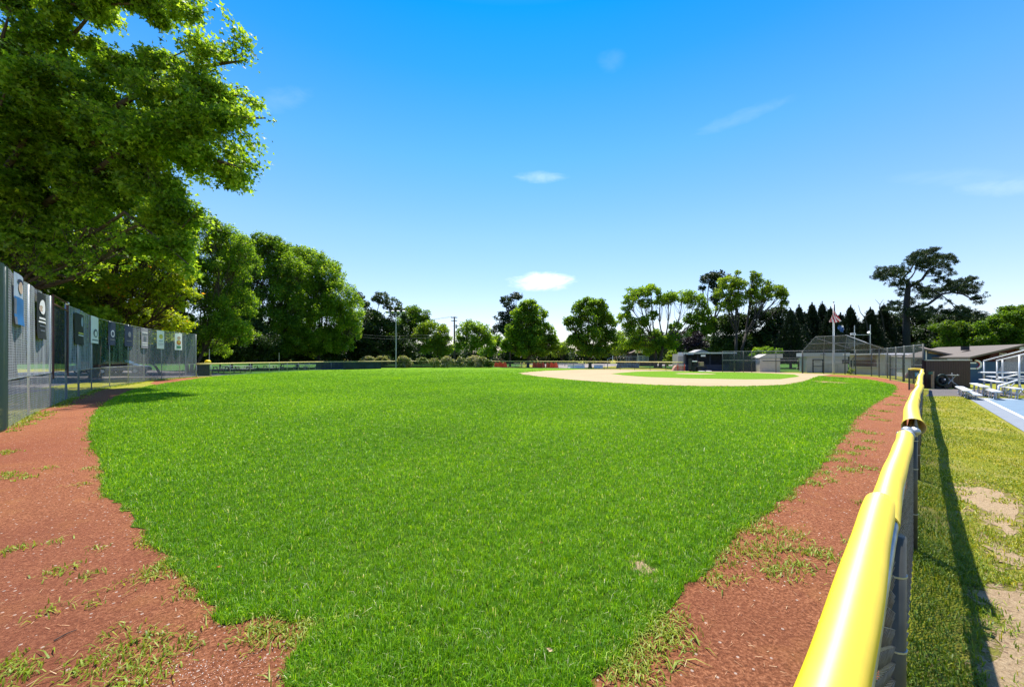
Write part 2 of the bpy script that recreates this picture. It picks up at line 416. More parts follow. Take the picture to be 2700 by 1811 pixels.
m_red = M('flag_red', (.50, .02, .04), .75); m_flagw = M('flag_white', (.8, .8, .8), .75); m_flagb = M('flag_blue', (.02, .03, .12), .75)
m_net_near = netmat('grey_windscreen', (.40, .41, .43), .52, .36, weave=95, sscale=(3, 3, .22))
m_net_low = netmat('chain_link_lower', (.32, .33, .34), .42, .18, weave=95, sscale=(2, 2, .5))
m_net_far = netmat('grey_screen_far', (.26, .28, .30), .46, .16, sscale=(2, 2, .3))
m_net_green = netmat('green_screen', (.016, .045, .035), .86, .13, sscale=(2, 2, .4))
m_link = netmat('distant_chain_link', (.16, .17, .18), .18)
m_linkd = netmat('dark_mesh', (.045, .055, .06), .45, .1)
m_linkdd = netmat('dark_windscreen', (.012, .02, .022), .80, .1)
m_hood = netmat('backstop_netting', (.11, .13, .125), .56, .08)

LG = lambda a, b, c: [(0, a), (.55, b), (1, c)]
m_leafA = leafmat('maple_leaves', LG((.042, .095, .009), (.145, .262, .017), (.34, .46, .06)), .60)
m_leafY = leafmat('yellowish_maple_leaves', [(0, (.08, .13, .008)), (.55, (.23, .32, .014)), (.9, (.42, .46, .04)), (.955, (.50, .38, .03)), (1, (.60, .26, .035))], .60)
m_leafB = leafmat('broad_leaves', LG((.030, .068, .006), (.105, .205, .014), (.28, .40, .035)), .58)
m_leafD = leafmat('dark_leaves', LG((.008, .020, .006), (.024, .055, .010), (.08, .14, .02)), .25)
m_leafL = leafmat('light_leaves', LG((.05, .10, .008), (.16, .26, .016), (.32, .40, .04)), .45)
m_needle = leafmat('pine_needles', LG((.007, .020, .009), (.022, .048, .016), (.075, .115, .028)), .15)
m_cedar = leafmat('cedar_foliage', LG((.004, .011, .006), (.012, .026, .010), (.035, .062, .016)), .08)
m_plum = leafmat('plum_leaves', LG((.008, .004, .012), (.016, .008, .02), (.03, .02, .03)), .2)
m_shrub = leafmat('shrub_leaves', [(0, (.03, .06, .01)), (.5, (.09, .15, .02)), (.8, (.22, .27, .09)), (1, (.48, .40, .34))], .3)
m_blade = leafmat('grass_blades', [(0, (.040, .125, .004)), (.5, (.145, .350, .006)), (.9, (.38, .60, .014)), (.96, (.52, .68, .06)), (1, (.74, .72, .42))], .45, tcol=1.0)
m_weed = leafmat('weed_blades', [(0, (.10, .17, .01)), (.6, (.24, .32, .02)), (1, (.42, .42, .08))], .35, tcol=.9)
m_dryblade = leafmat('dry_blades', [(0, (.05, .11, .006)), (.45, (.17, .25, .010)), (.75, (.42, .40, .025)), (1, (.58, .47, .14))], .35, tcol=.9)

# ------------------------------------------------------------------ ground sheets
me = bpy.data.meshes.new('ground'); s_ = 900
me.from_pydata([(-s_, -60, 0), (s_, -60, 0), (s_, s_, 0), (-s_, s_, 0)], [], [(0, 1, 2, 3)]); me.materials.append(m_dry)
g = bpy.data.objects.new('ground', me); COL.objects.link(g); tag(g, None, None, None, 'structure')

FS = 1.088; FO = -.139                        # the foul-line fence: X = FS*Y + FO
def fx(y): return FS * y + FO
fence_px = [(13, 1131.5), (75, 1096), (132, 1072.5), (174, 1055), (207, 1045), (241, 1031), (289, 1021), (338, 1013.5), (379.5, 1007), (426, 1001.5), (474, 997.6), (516.6, 994)]
tall = [G(*p) for p in fence_px]
d0 = (tall[0][0] - tall[1][0], tall[0][1] - tall[1][1])
tall = [(tall[0][0] + d0[0] * k, tall[0][1] + d0[1] * k) for k in (2, 1)] + tall

lawn_px = [(420, 869), (330, 884), (270, 904), (225, 935), (208, 962), (204, 1000), (214, 1030), (230, 1062), (234, 1105), (246, 1140), (290, 1163),
           (325, 1225), (350, 1248), (382, 1272), (412, 1312), (452, 1360), (500, 1412), (556, 1424), (600, 1402), (640, 1425), (690, 1410), (730, 1440), (690, 1470), (660, 1500), (655, 1545)]
lawn_px2 = [(1380, 1545), (1420, 1500), (1455, 1470), (1500, 1430), (1530, 1385), (1590, 1330), (1640, 1285), (1660, 1240), (1715, 1192), (1762, 1158), (1850, 1085), (1888, 1050), (1932, 990), (1968, 942), (2030, 903), (2048, 888), (2030, 876), (1960, 864), (1880, 859)]
lawn = [F(*p) for p in lawn_px] + [(-.75, 1.5), (-.3, 1.0), (.1, 1.3)] + [F(*p) for p in lawn_px2]
far_edge = [(2120, 985.5), (2005, 983), (1900, 980.5), (1801, 978.5), (1714, 976.5), (1553, 973), (1472, 971), (1300, 968.5), (1150, 969), (1018, 970), (873, 973.5), (757, 979), (660, 985), (556, 994)]
lawn += [G(*p) for p in far_edge]
lawn_poly = rough_edge(lawn, .016, .06, 3, .022)
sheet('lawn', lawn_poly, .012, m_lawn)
# the near lawn's colour is darkened under its modelled blades
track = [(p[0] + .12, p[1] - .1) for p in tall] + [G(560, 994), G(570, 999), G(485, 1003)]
trackR = [G(2120, 990), G(2255, 990), G(2298, 993), G(2340, 999), G(2377, 1008), (fx(24.5), 24.5), (fx(12), 12), (fx(4), 4), (fx(1.5), 1.5), (-.139, 0), (-3, -2.5), (-9, -1)]
t_in = [G(485, 1010), G(400, 1020)]
track_poly = rough_edge([(p[0] + .12, p[1] - .1) for p in tall] + [G(556, 995)] + [G(660, 990), F(600, 900), F(1500, 900), G(2120, 990)] + trackR[1:], .02, .3, 5)
sheet('warning_track', track_poly, .006, m_cinder)

dirt = [F(1183, 852), F(1225, 859), F(1300, 867), F(1400, 874.5), F(1500, 879.5), F(1600, 882), F(1700, 882.3), F(1790, 879), F(1835, 871), F(1868, 859), F(1905, 854.5),
        F(1840, 852.4), F(1760, 850), F(1700, 848.5), F(1600, 846.5), F(1500, 844.6), F(1420, 843.3), F(1330, 843.6), F(1250, 846.5)]
sheet('infield_dirt', rough_edge(dirt, .01, .5, 6), .018, m_clay)
inner = [F(1395, 853.3), F(1480, 861), F(1580, 864.5), F(1700, 866.5), F(1780, 866), F(1826, 860), F(1815, 855), F(1760, 852.4), F(1680, 850), F(1600, 848.8), F(1520, 847.4), F(1460, 848.6)]
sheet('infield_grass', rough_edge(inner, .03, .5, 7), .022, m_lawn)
def ell(px, py, wx, wy, n=26, seed=0):
    c = G(px, py); dd = c[1]; rr = random.Random(seed)
    ey = (G(px, py - wy)[1] - G(px, py + wy)[1]) / 2; ex = wx / FPX * dd
    return [(c[0] + ex * math.cos(2 * math.pi * k / n) * rr.uniform(.86, 1.1), c[1] + ey * math.sin(2 * math.pi * k / n) * rr.uniform(.86, 1.1)) for k in range(n)]
sheet('pitching_mound_dirt', ell(1833, 985.6, 50, 1.6), .027, m_clay)
sheet('bare_soil_patch', ell(2188, 1008, 28, 3.2, seed=2), .018, granular('brown_soil', [(.3, (.16, .09, .04)), (.5, (.26, .17, .07)), (.7, (.36, .25, .12))], 20))
sheet('bare_soil_patch', ell(1697, 1502, 17, 19, seed=3), .018, m_sand)

def grown_(poly, seed):
    cx_, cy_ = sum(p[0] for p in poly) / len(poly), sum(p[1] for p in poly) / len(poly); return rough_edge([(cx_ + (x - cx_) * .84, cy_ + (y - cy_) * .84) for x, y in poly], .010, .06, seed, .055)
# right of the fence: bare earth, asphalt, blue court
for i, p in enumerate([[(2170, 1110), (2230, 1105), (2300, 1125), (2345, 1145), (2345, 1240), (2290, 1235), (2240, 1200), (2230, 1160), (2190, 1140)],
                       [(2225, 1350), (2255, 1320), (2300, 1330), (2350, 1345), (2380, 1568), (2270, 1640), (2240, 1560), (2235, 1470), (2262, 1420)],
                       [(2240, 1245), (2290, 1262), (2345, 1275), (2345, 1300), (2290, 1290)]]):
    sheet('bare_soil_patch', grown_([F(*q) for q in p], 20 + i), .006 + .002 * i, m_sand)
m_fringe = granular('sand_fringe', [(.30, (.25, .17, .08)), (.5, (.42, .30, .17)), (.72, (.58, .44, .27))], 50, bump=.9, dist=.04)
_t = m_fringe.node_tree; _n = _t.nodes.new('ShaderNodeTexNoise'); _n.inputs['Scale'].default_value = 14; _n.inputs['Detail'].default_value = 8; _n.inputs['Roughness'].default_value = .8
_c = _t.nodes.new('ShaderNodeTexCoord'); _t.links.new(_c.outputs['Object'], _n.inputs['Vector']); _g = _t.nodes.new('ShaderNodeMapRange'); _g.inputs[1].default_value = .47; _g.inputs[2].default_value = .56
_t.links.new(_n.outputs['Fac'], _g.inputs[0]); _m = _t.nodes.new('ShaderNodeMixShader'); _q = _t.nodes.new('ShaderNodeBsdfTransparent'); _t.links.new(_g.outputs[0], _m.inputs[0]); _t.links.new(_q.outputs[0], _m.inputs[1])
_t.links.new(_t.nodes['Principled BSDF'].outputs[0], _m.inputs[2]); _t.links.new(_m.outputs[0], _t.nodes['Material Output'].inputs[0])
def grown(poly, k):
    cx_, cy_ = sum(p[0] for p in poly) / len(poly), sum(p[1] for p in poly) / len(poly); return [(cx_ + (x - cx_) * k, cy_ + (y - cy_) * k) for x, y in poly]
for i, p in enumerate([[(2170, 1110), (2230, 1105), (2300, 1125), (2345, 1145), (2345, 1240), (2290, 1235), (2240, 1200), (2230, 1160), (2190, 1140)],
                       [(2225, 1350), (2255, 1320), (2300, 1330), (2350, 1345), (2380, 1568), (2270, 1640), (2240, 1560), (2235, 1470), (2262, 1420)],
                       [(2240, 1245), (2290, 1262), (2345, 1275), (2345, 1300), (2290, 1290)]]):
    q_ = rough_edge([F(*q) for q in p], .02, .08, 50 + i, .06); sheet('bare_soil_fringe', grown(q_, 1.22 if i < 2 else 1.7), .0030 + .0005 * i, m_fringe)
sheet('bare_soil_fringe', grown(ell(1697, 1502, 22, 26, seed=3), 1.5), .0145, m_fringe)
sheet('asphalt_path', rough_edge([G(2446, 1026), G(2560, 1026), (26, 21), (26, 18.4), G(2560, 1048), G(2520, 1044), G(2462, 1045), G(2450, 1036)], .03, .5, 31), .005, m_asph)
c0, c1 = (20.1, 16.75), (13.1, 9.95); cd_ = Vector((c0[0] - c1[0], c0[1] - c1[1])).normalized(); cn = Vector((cd_.y, -cd_.x))
A = Vector(c0); B = Vector(c1) - cd_ * 8; top = Vector((14, -3.6)).normalized()
def off(v, a, b): return (v[0] + cn[0] * a + cd_[0] * b, v[1] + cn[1] * a + cd_[1] * b)
def crt(i, z, n, m):
    a = off(A, i, -i); b = off(B, i, 0); sheet(n, [b, a, (a[0] + top.x * 16, a[1] + top.y * 16), (b[0] + 9, b[1] - 4)], z, m)
crt(0, .012, 'court_apron', m_apron); crt(.42, .016, 'court_boundary_line', m_line); crt(.50, .020, 'blue_court', m_court)

# behind the left fence and beyond the far fence
sheet('parking_lot', [(-16, 9), (-19.5, 13), (-24, 18), (-28, 27), (-31, 33), (-30, 38), (-36, 60), (-62, 60), (-60, 9)], .004, m_asph)
sheet('grass_strip', rough_edge([(-21, 21.5), (-27, 29), (-29.5, 35), (-33, 33), (-27, 21)], .05, .6, 41), .009, m_dry)
sheet('pale_path', [(-30.5, 40), (-34, 44), (-60, 46), (-60, 40)], .009, m_pave)
sheet('road', [G(1380, 958.5), G(1800, 959.5), G(1800, 965), G(1640, 965), G(1470, 972), G(1440, 967.5)], .006, m_pave)
sheet('painted_shade_yard', [(-34, 44), (-31, 42), (-29.8, 36.5), (-29.5, 44), (-25, 62), (-22, 72), (-2, 74), (4, 90), (0, 140), (-220, 140), (-220, 62), (-62, 62)], .007, m_shade_ground)  # dark sheet that paints tree shade into the yard's colour
sheet('painted_shade_patch', [(26, 53), (37.5, 47), (41, 42), (37, 34), (60, 34), (120, 90), (120, 140), (30, 140), (26, 70)], .005, m_shade_ground)  # dark sheet added as painted shade behind the buildings
# tufted verges at the foot of the fences
# ------------------------------------------------------------------ grass
def frustum_ok(P, margin=.12): return np.abs(P[:, 0]) < (1.35 + margin) * P[:, 1] + .5
def blades_at(P, hgt, wid, lean=.55, rs=None, th=None):
    n = len(P); rs = rs or rng
    if th is None: th = rs.uniform(0, 2 * np.pi, n)
    D = np.stack([np.cos(th), np.sin(th), np.zeros(n)], 1)
    h = hgt * rs.uniform(.55, 1.25, n); ln = h * np.abs(rs.normal(0, lean, n)); wd = wid * rs.uniform(.6, 1.3, n)
    Wv = np.stack([-np.sin(th + rs.normal(0, .7, n)), np.cos(th), np.zeros(n)], 1); Wv = unit(Wv)
    B0 = P; z = np.zeros((n, 3)); z[:, 2] = 1
    m_ = B0 + D * (ln * .35)[:, None] + z * (h * .6)[:, None]; t_ = B0 + D * ln[:, None] + z * (h * np.clip(1 - .35 * (ln / h) ** 2, .25, 1))[:, None]
    hw = (wd / 2)[:, None]
    return np.stack([B0 - Wv * hw, B0 + Wv * hw, m_ + Wv * hw * .8, m_ - Wv * hw * .8, t_], 1)
def blade_mesh(name, parts, vals, mat, label, kind='stuff', cat='grass'):
    P = np.concatenate(parts); v = np.concatenate(vals); n = len(P); i = np.arange(n) * 5
    Fc = np.stack([i, i + 1, i + 2, i, i + 2, i + 3, i + 3, i + 2, i + 4], 1).reshape(-1, 3)
    o = npmesh(name, P.reshape(-1, 3), Fc, 3, mat, None, np.repeat(v, 3)); return tag(o, label, cat, None, kind)
def vnoise(P, sc, seed):
    r_ = np.random.default_rng(seed); k = 9; out = np.zeros(len(P))
    for j in range(k):
        a = r_.uniform(0, 2 * np.pi); f = sc * r_.uniform(.6, 1.8); ph = r_.uniform(0, 6.28)
        out += np.sin((P[:, 0] * math.cos(a) + P[:, 1] * math.sin(a)) * f + ph + 1.3 * np.sin((P[:, 0] * math.sin(a) - P[:, 1] * math.cos(a)) * f * .7 + ph))
    return out / k
LP = np.array(lawn_poly)
bare = [ell(1697, 1502, 20, 24, seed=3), ell(2188, 1008, 27, 3, seed=2)]
dirt_p = [tuple(p) for p in dirt]
def depth_samples(n, y0, y1, k, wfun):
    g_ = np.linspace(y0, y1, 4000); c = np.cumsum(wfun(g_) * g_ ** -k); c /= c[-1]; return np.interp(rng.random(n), c, g_)
parts, vals = [], []
NT, KB = 310000, 7
yy = depth_samples(NT, 1.6, 60, 1.7, lambda g_: (1.47 * g_ + .5) * np.clip((62 - g_) / 35, 0, 1)); xm = 1.47 * yy + .5
T_ = np.stack([rng.uniform(-1, 1, NT) * xm, yy, np.full(NT, .01)], 1); T_ = T_[frustum_ok(T_)]; T_ = T_[inpoly(T_, lawn_poly)]
for b_ in bare: T_ = T_[~inpoly(T_, b_) | (rng.random(len(T_)) < .26)]
T_ = T_[~inpoly(T_, dirt_p)]; nz = vnoise(T_, 6, 5); T_ = T_[(nz > -.5) | (rng.random(len(T_)) < .6)]
P = np.repeat(T_, KB, 0); of = rng.normal(0, 1, (len(P), 2)); P[:, :2] += of * (.0105 * np.maximum(1, P[:, 1] / 3.2) ** .8)[:, None]
nz = vnoise(P, 6, 5); nl = vnoise(P, .9, 6); tv = np.repeat(rng.normal(0, 1, len(T_)), KB)
hv = .044 * (1 + .35 * nz + .25 * nl + .28 * tv.clip(-1.5, 2.2)) * np.where(rng.random(len(P)) < .03, 1.5, 1)
parts.append(blades_at(P, hv, .0034 * np.maximum(1, P[:, 1] / 3.2) ** .9, .62, None, np.arctan2(of[:, 1], of[:, 0]) + rng.normal(0, .6, len(P))))
v = np.clip(.44 + .20 * nl + .14 * vnoise(P, 14, 9) + .14 * vnoise(P, .3, 19) + .35 * np.clip(vnoise(P, 1.7, 29) - .42, 0, 1) + .10 * tv - .10 * np.clip(1 - P[:, 1] / 9, 0, 1) + rng.normal(0, .2, len(P)), 0, .9); v[rng.random(len(P)) < .030 / np.maximum(1, P[:, 1] / 3)] = 1.0; vals.append(v)
print('blades', len(P))
blade_mesh('lawn_grass', parts, vals, m_blade, 'thick green outfield grass covering the ball field')

# weeds on the cinder and along its edges
def clump(c, n, spread, hgt, wid, lean=1.1):
    P = np.stack([rng.normal(c[0], spread, n), rng.normal(c[1], spread, n), np.full(n, .008)], 1); return blades_at(P, hgt, wid, lean)
parts, vals = [], []
wl = [(140, 1305, 40), (200, 1318, 26), (345, 1310, 36), (370, 1300, 30), (120, 1240, 14), (120, 1395, 22), (20, 1260, 26), (35, 1255, 20), (225, 1255, 14), (250, 1345, 8),
      (330, 1470, 70), (270, 1450, 26), (240, 1510, 70), (300, 1530, 90), (180, 1530, 25), (10, 1530, 90), (30, 1555, 70), (340, 1545, 60), (430, 1465, 24), (400, 1495, 18), (205, 1385, 10),
      (20, 1035, 40), (0, 1033, 40), (30, 1090, 50), (10, 1085, 50), (60, 1093, 25), (110, 1070, 18), (180, 1108, 16), (210, 1070, 22), (240, 1090, 18), (60, 970, 60), (100, 950, 60), (140, 930, 40), (30, 985, 40), (110, 943, 60), (85, 958, 60), (155, 925, 40),
      (1700, 1210, 60), (1745, 1215, 70), (1800, 1222, 60), (1650, 1265, 40), (1700, 1260, 60), (1740, 1255, 80), (1790, 1250, 50), (1860, 1265, 70), (1880, 1268, 60), (1780, 1300, 70), (1830, 1297, 60), (1760, 1310, 40),
      (1690, 1325, 16), (1665, 1290, 26), (1640, 1320, 26), (1625, 1325, 26), (1500, 1440, 130), (1480, 1470, 140), (1515, 1410, 100), (1460, 1500, 90), (1535, 1450, 70), (1440, 1530, 80), (1420, 1545, 60), (1400, 1510, 50),
      (1960, 1150, 10), (1940, 1240, 20), (1900, 1100, 26), (1880, 1080, 60), (1910, 1050, 80), (1940, 1035, 80), (1970, 1025, 80), (1990, 1010, 50), (1940, 1075, 60), (1980, 1070, 60), (1900, 1035, 60), (1920, 1010, 50),
      (1960, 985, 50), (1985, 990, 50), (2010, 960, 50), (2020, 940, 60), (2040, 925, 60), (1990, 950, 40), (2050, 905, 60), (2065, 915, 50), (1860, 1105, 40), (1840, 1100, 50), (1800, 1140, 40), (1770, 1160, 40), (1730, 1190, 40),
      (600, 1440, 70), (585, 1460, 70), (700, 1440, 60), (680, 1455, 70), (740, 1430, 70), (640, 1450, 40), (800, 1415, 20), (690, 1545, 50), (740, 1555, 60), (300, 1165, 12), (420, 1360, 26), (440, 1330, 24), (390, 1285, 20), (330, 1240, 20), (350, 1320, 30)]
for x, y, n in wl:
    c = F(x, y); dd = c[1]; sp = .028 * (1 + dd / 9) * (n / 40) ** .5 + .02
    b_ = clump(c, int(n * (1.5 if dd < 6 else 1.3)), sp * 1.15, .036 * (1 + dd / 25), .0062 * (1 + dd / 7), 1.4)
    parts.append(b_); vals.append(np.clip(rng.normal(.55, .2, len(b_)), 0, 1))
# yellow-green fringe of the lawn
edge = np.array(lawn_poly); idx = rng.integers(0, len(edge), 9000); E = edge[idx]
E = E + rng.normal(0, 1, E.shape) * (.035 * np.maximum(1, np.hypot(E[:, 0], E[:, 1]) / 6))[:, None]
E = E[(np.hypot(E[:, 0], E[:, 1]) < 22)]; P = np.stack([E[:, 0], E[:, 1], np.full(len(E), .008)], 1)
P = P[(vnoise(P, 3, 77) > -.1) & frustum_ok(P)]
b_ = blades_at(P, .045, .007 * np.maximum(1, P[:, 1] / 5), 1.0); parts.append(b_); vals.append(np.clip(rng.normal(.45, .25, len(b_)), 0, 1))
# verge along the tall fence
for i in range(2, len(tall) - 1):
    a, b2 = np.array(tall[i]), np.array(tall[i + 1]); n = 420
    t_ = rng.random(n); Q = a + (b2 - a) * t_[:, None] + rng.normal(0, .16, (n, 2)) + np.array([.14, -.12])
    P = np.stack([Q[:, 0], Q[:, 1], np.full(n, .006)], 1); P = P[vnoise(P, 1.4, 31) > -.25]
    b_ = blades_at(P, .09, .016 * P[:, 1].mean() / 15 + .006, 1.0); parts.append(b_); vals.append(np.clip(rng.normal(.6, .2, len(b_)), 0, 1))
blade_mesh('weeds', parts, vals, m_weed, 'yellow green crabgrass and weeds sprawling on the red track edges')
# dry grass on the right of the fence
parts, vals = [], []
bp = [[F(*q) for q in p] for p in [[(2170, 1110), (2230, 1105), (2300, 1125), (2345, 1145), (2345, 1240), (2290, 1235), (2240, 1200), (2230, 1160), (2190, 1140)],
      [(2225, 1350), (2255, 1320), (2300, 1330), (2350, 1345), (2380, 1568), (2270, 1640), (2240, 1560), (2235, 1470), (2262, 1420)], [(2240, 1245), (2290, 1262), (2345, 1275), (2345, 1300), (2290, 1290)]]]
for y0, y1, dens, hh, ww in [(1.4, 4.2, 6500, .040, .0065), (4.2, 9, 1900, .034, .010), (9, 17, 560, .034, .019)]:
    n = int(dens * (y1 - y0) * 9); P = np.stack([np.zeros(n), rng.uniform(y0, y1, n), np.full(n, .006)], 1)
    P[:, 0] = fx(P[:, 1]) + rng.uniform(.03, 9, n)
    P = P[P[:, 0] < 1.5 * P[:, 1] + .5]
    P = P[~inpoly(P, [off(B, -.1, 0), off(A, -.1, 0), (c0[0] + 16, c0[1] - 3), (40, 0)])]
    for q in bp: P = P[~inpoly(P, grown(q, .88)) | (rng.random(len(P)) < .05) | ((vnoise(P, 7, 3) > .12) & (rng.random(len(P)) < .7))]
    nz = vnoise(P, 3.2, 15); P = P[(nz > -.02) | (rng.random(len(P)) < .38)]
    near = np.clip(1 - (P[:, 0] - fx(P[:, 1])) / .8, 0, 1)
    parts.append(blades_at(P, hh * (1 + .5 * near), ww, 1.1)); v = np.clip(.62 - .28 * near - .02 * np.maximum(0, 8 - P[:, 1]) + .18 * vnoise(P, 1.2, 8) + rng.normal(0, .17, len(P)), 0, 1); vals.append(v)
blade_mesh('dry_grass', parts, vals, m_dryblade, 'patchy yellowish dry grass right of the yellow capped fence')
# straw, needles and pebbles over the track
def scatter_straw():
    n = 15000; P = np.stack([rng.uniform(-9, 9, n), 1.6 + 9 * rng.random(n) ** 1.5, np.full(n, .011)], 1)
    P = P[inpoly(P, track_poly) & ~inpoly(P, lawn_poly) & frustum_ok(P) & (P[:, 0] < fx(P[:, 1]) - .02)]
    n = len(P); th = rng.uniform(0, 6.28, n); D = np.stack([np.cos(th), np.sin(th), np.zeros(n)], 1); W = np.stack([-D[:, 1], D[:, 0], np.zeros(n)], 1)
    l_ = rng.uniform(.012, .06, n)[:, None]; w_ = rng.uniform(.0007, .0018, n)[:, None]
    Q = np.stack([P - W * w_, P + W * w_, P + D * l_ + W * w_ * .6 + [0, 0, .004], P + D * l_ - W * w_ * .6 + [0, 0, .004]], 1).reshape(-1, 3)
    i = np.arange(n) * 4; Fc = np.stack([i, i + 1, i + 2, i + 3], 1)
    o = npmesh('straw', Q, Fc, 4, leafmat('straw', [(0, (.22, .08, .04)), (.5, (.42, .18, .07)), (1, (.62, .45, .26))], .1), None, rng.random(n))
    tag(o, 'dry straw and pine needles littered over the red cinder track', 'straw', None, 'stuff')
    n = 9000; P = np.stack([rng.uniform(-8, 8, n), 1.6 + 7 * rng.random(n) ** 1.4, np.full(n, .008)], 1)
    P = P[inpoly(P, track_poly) & ~inpoly(P, lawn_poly) & frustum_ok(P) & (P[:, 0] < fx(P[:, 1]) - .02)]
    gx = G(560, 1790); dist = np.hypot(P[:, 0] - gx[0], P[:, 1] - gx[1])
    n2 = 700; P2 = np.stack([rng.normal(gx[0], .24, n2), rng.normal(gx[1] + .02, .10, n2), np.full(n2, .008)], 1)
    v = np.concatenate([rng.random(len(P)) * .7, .45 + .55 * rng.random(n2)]); P = np.concatenate([P, P2]); n = len(P)
    r_ = rng.uniform(.0025, .006, n)[:, None] * np.clip(P[:, 1:2] / 3, .9, 2); base = np.array([[1, 0, 0], [-.5, .87, 0], [-.5, -.87, 0], [0, 0, .9]])
    ang = rng.uniform(0, 6.28, n); ca, sa = np.cos(ang), np.sin(ang)
    Q = np.zeros((n, 4, 3))
    for k in range(4):
        bx, by, bz = base[k] * rng.uniform(.6, 1.2); Q[:, k, 0] = bx * ca - by * sa; Q[:, k, 1] = bx * sa + by * ca; Q[:, k, 2] = bz
    Q = P[:, None, :] + Q * r_[:, None, :]; i = np.arange(n) * 4
    Fc = np.stack([i, i + 1, i + 3, i + 1, i + 2, i + 3, i + 2, i, i + 3], 1).reshape(-1, 3)
    o = npmesh('gravel', Q.reshape(-1, 3), Fc, 3, leafmat('pebbles', [(0, (.16, .04, .022)), (.6, (.42, .17, .10)), (.8, (.5, .36, .30)), (1, (.62, .55, .50))], 0, .9), None, np.repeat(v, 3))
    tag(o, 'loose red cinder and pale pebbles on the track', 'gravel', None, 'stuff')
scatter_straw()

# fallen leaves and stick
def fallen(px, py, size, rz, col, label, seed):
    c = G(px, py); rr = random.Random(seed); mb = MB(); n = 12; vs = [(0, 0, .012)]
    for k in range(n):
        a = 2 * math.pi * k / n; rad = size * (.5 if k % 2 else 1) * rr.uniform(.8, 1.1); vs.append((rad * math.cos(a) * 1.4, rad * math.sin(a) * .6, .01 + rr.uniform(0, .018)))
    mb.add(vs, [(0, k + 1, (k + 1) % n + 1) for k in range(n)]); o = mb.build('fallen_leaf', M('dry_leaf', col, .8, .2, 40))
    o.location = (c[0], c[1], .045); o.rotation_euler = (.2, .15, rz); tag(o, label, 'leaf')
fallen(1448, 1738, .022, -.5, (.55, .42, .24), 'curled pale tan dead leaf lying in the grass near the bottom edge', 1)
fallen(575, 1513, .016, .9, (.60, .26, .07), 'small orange dead leaf in the grass near the left track edge', 2)
fallen(1427, 1447, .014, .3, (.46, .22, .10), 'small brown dead leaf in the middle of the near grass', 3)
mb = MB(); a = G(142, 1694); b = G(203, 1664)
mb.tube([(a[0], a[1], .014), ((a[0] + b[0]) / 2, (a[1] + b[1]) / 2 + .01, .018), (b[0], b[1], .013)], [.004, .0035, .002], 5)
tag(mb.build('stick', m_barkg), 'thin grey stick lying on the red cinder track', 'stick')

# ------------------------------------------------------------------ foul-line fence with the yellow cap
LN = Vector((FS, 1)).normalized(); LNr = Vector((LN.y, -LN.x))       # along, and to the outer (right) side
def onf(t, o=0.0, z=0.0):      # t metres of Y, offset to the outer side
    return Vector((fx(t) + LNr.x * o, t + LNr.y * o, z))
fr = root('padded_fence', onf(1.34), 'low chain link foul line fence with bright yellow plastic cap along its top', 'fence')
o0 = Vector(fr.location)
def W(mb): mb.v = [tuple(Vector(v) - o0) for v in mb.v]; return mb
YS = [.1, 1.31] + [3.40 + 2.06 * k for k in range(9)]
for i, y in enumerate(YS):
    p = onf(y, .020)
    W(MB().tube([(p.x, p.y, 0), (p.x, p.y, 1.13)], .033, 16)).build('post', m_post, fr, smooth=True)
for y in YS[:6]:
    for z in (.35, .75, 1.0):
        c = onf(y, .020, z); W(MB().tube([(c.x, c.y, z - .003), (c.x, c.y, z + .003)], .0365, 14)).build('tie_band', m_galv, fr)
W(MB().tube([onf(-.3, .015, 1.17), onf(21, .015, 1.08)], .021, 10)).build('top_rail', m_galv, fr, smooth=True)
# wires of the mesh, as real zigzags
mb = MB(); Lf = 21.2 * math.hypot(FS, 1); sp = .052; k = 0
t_ = -.3
V_, F_ = [], []
def wire_strip(t0, t1, sp, r, rows):
    zs = np.linspace(.04, 1.15, rows + 1); dy = sp / math.hypot(FS, 1); t = t0; j = 0
    while t < t1:
        pts = []
        for i, z in enumerate(zs):
            amp = (dy * .5 + .0006) * (1 if (i + j) % 2 else -1); pts.append(onf(t + amp, .022 + (.006 if (i + j) % 2 else -.006) , z))
        mb.tube(pts, r, 4, cap=False); t += dy; j += 1
wire_strip(-.2, 7, .056, .0020, 40); wire_strip(7, 21.2, .09, .004, 18)
W(mb).build('chain_link', m_wire, fr, smooth=True)
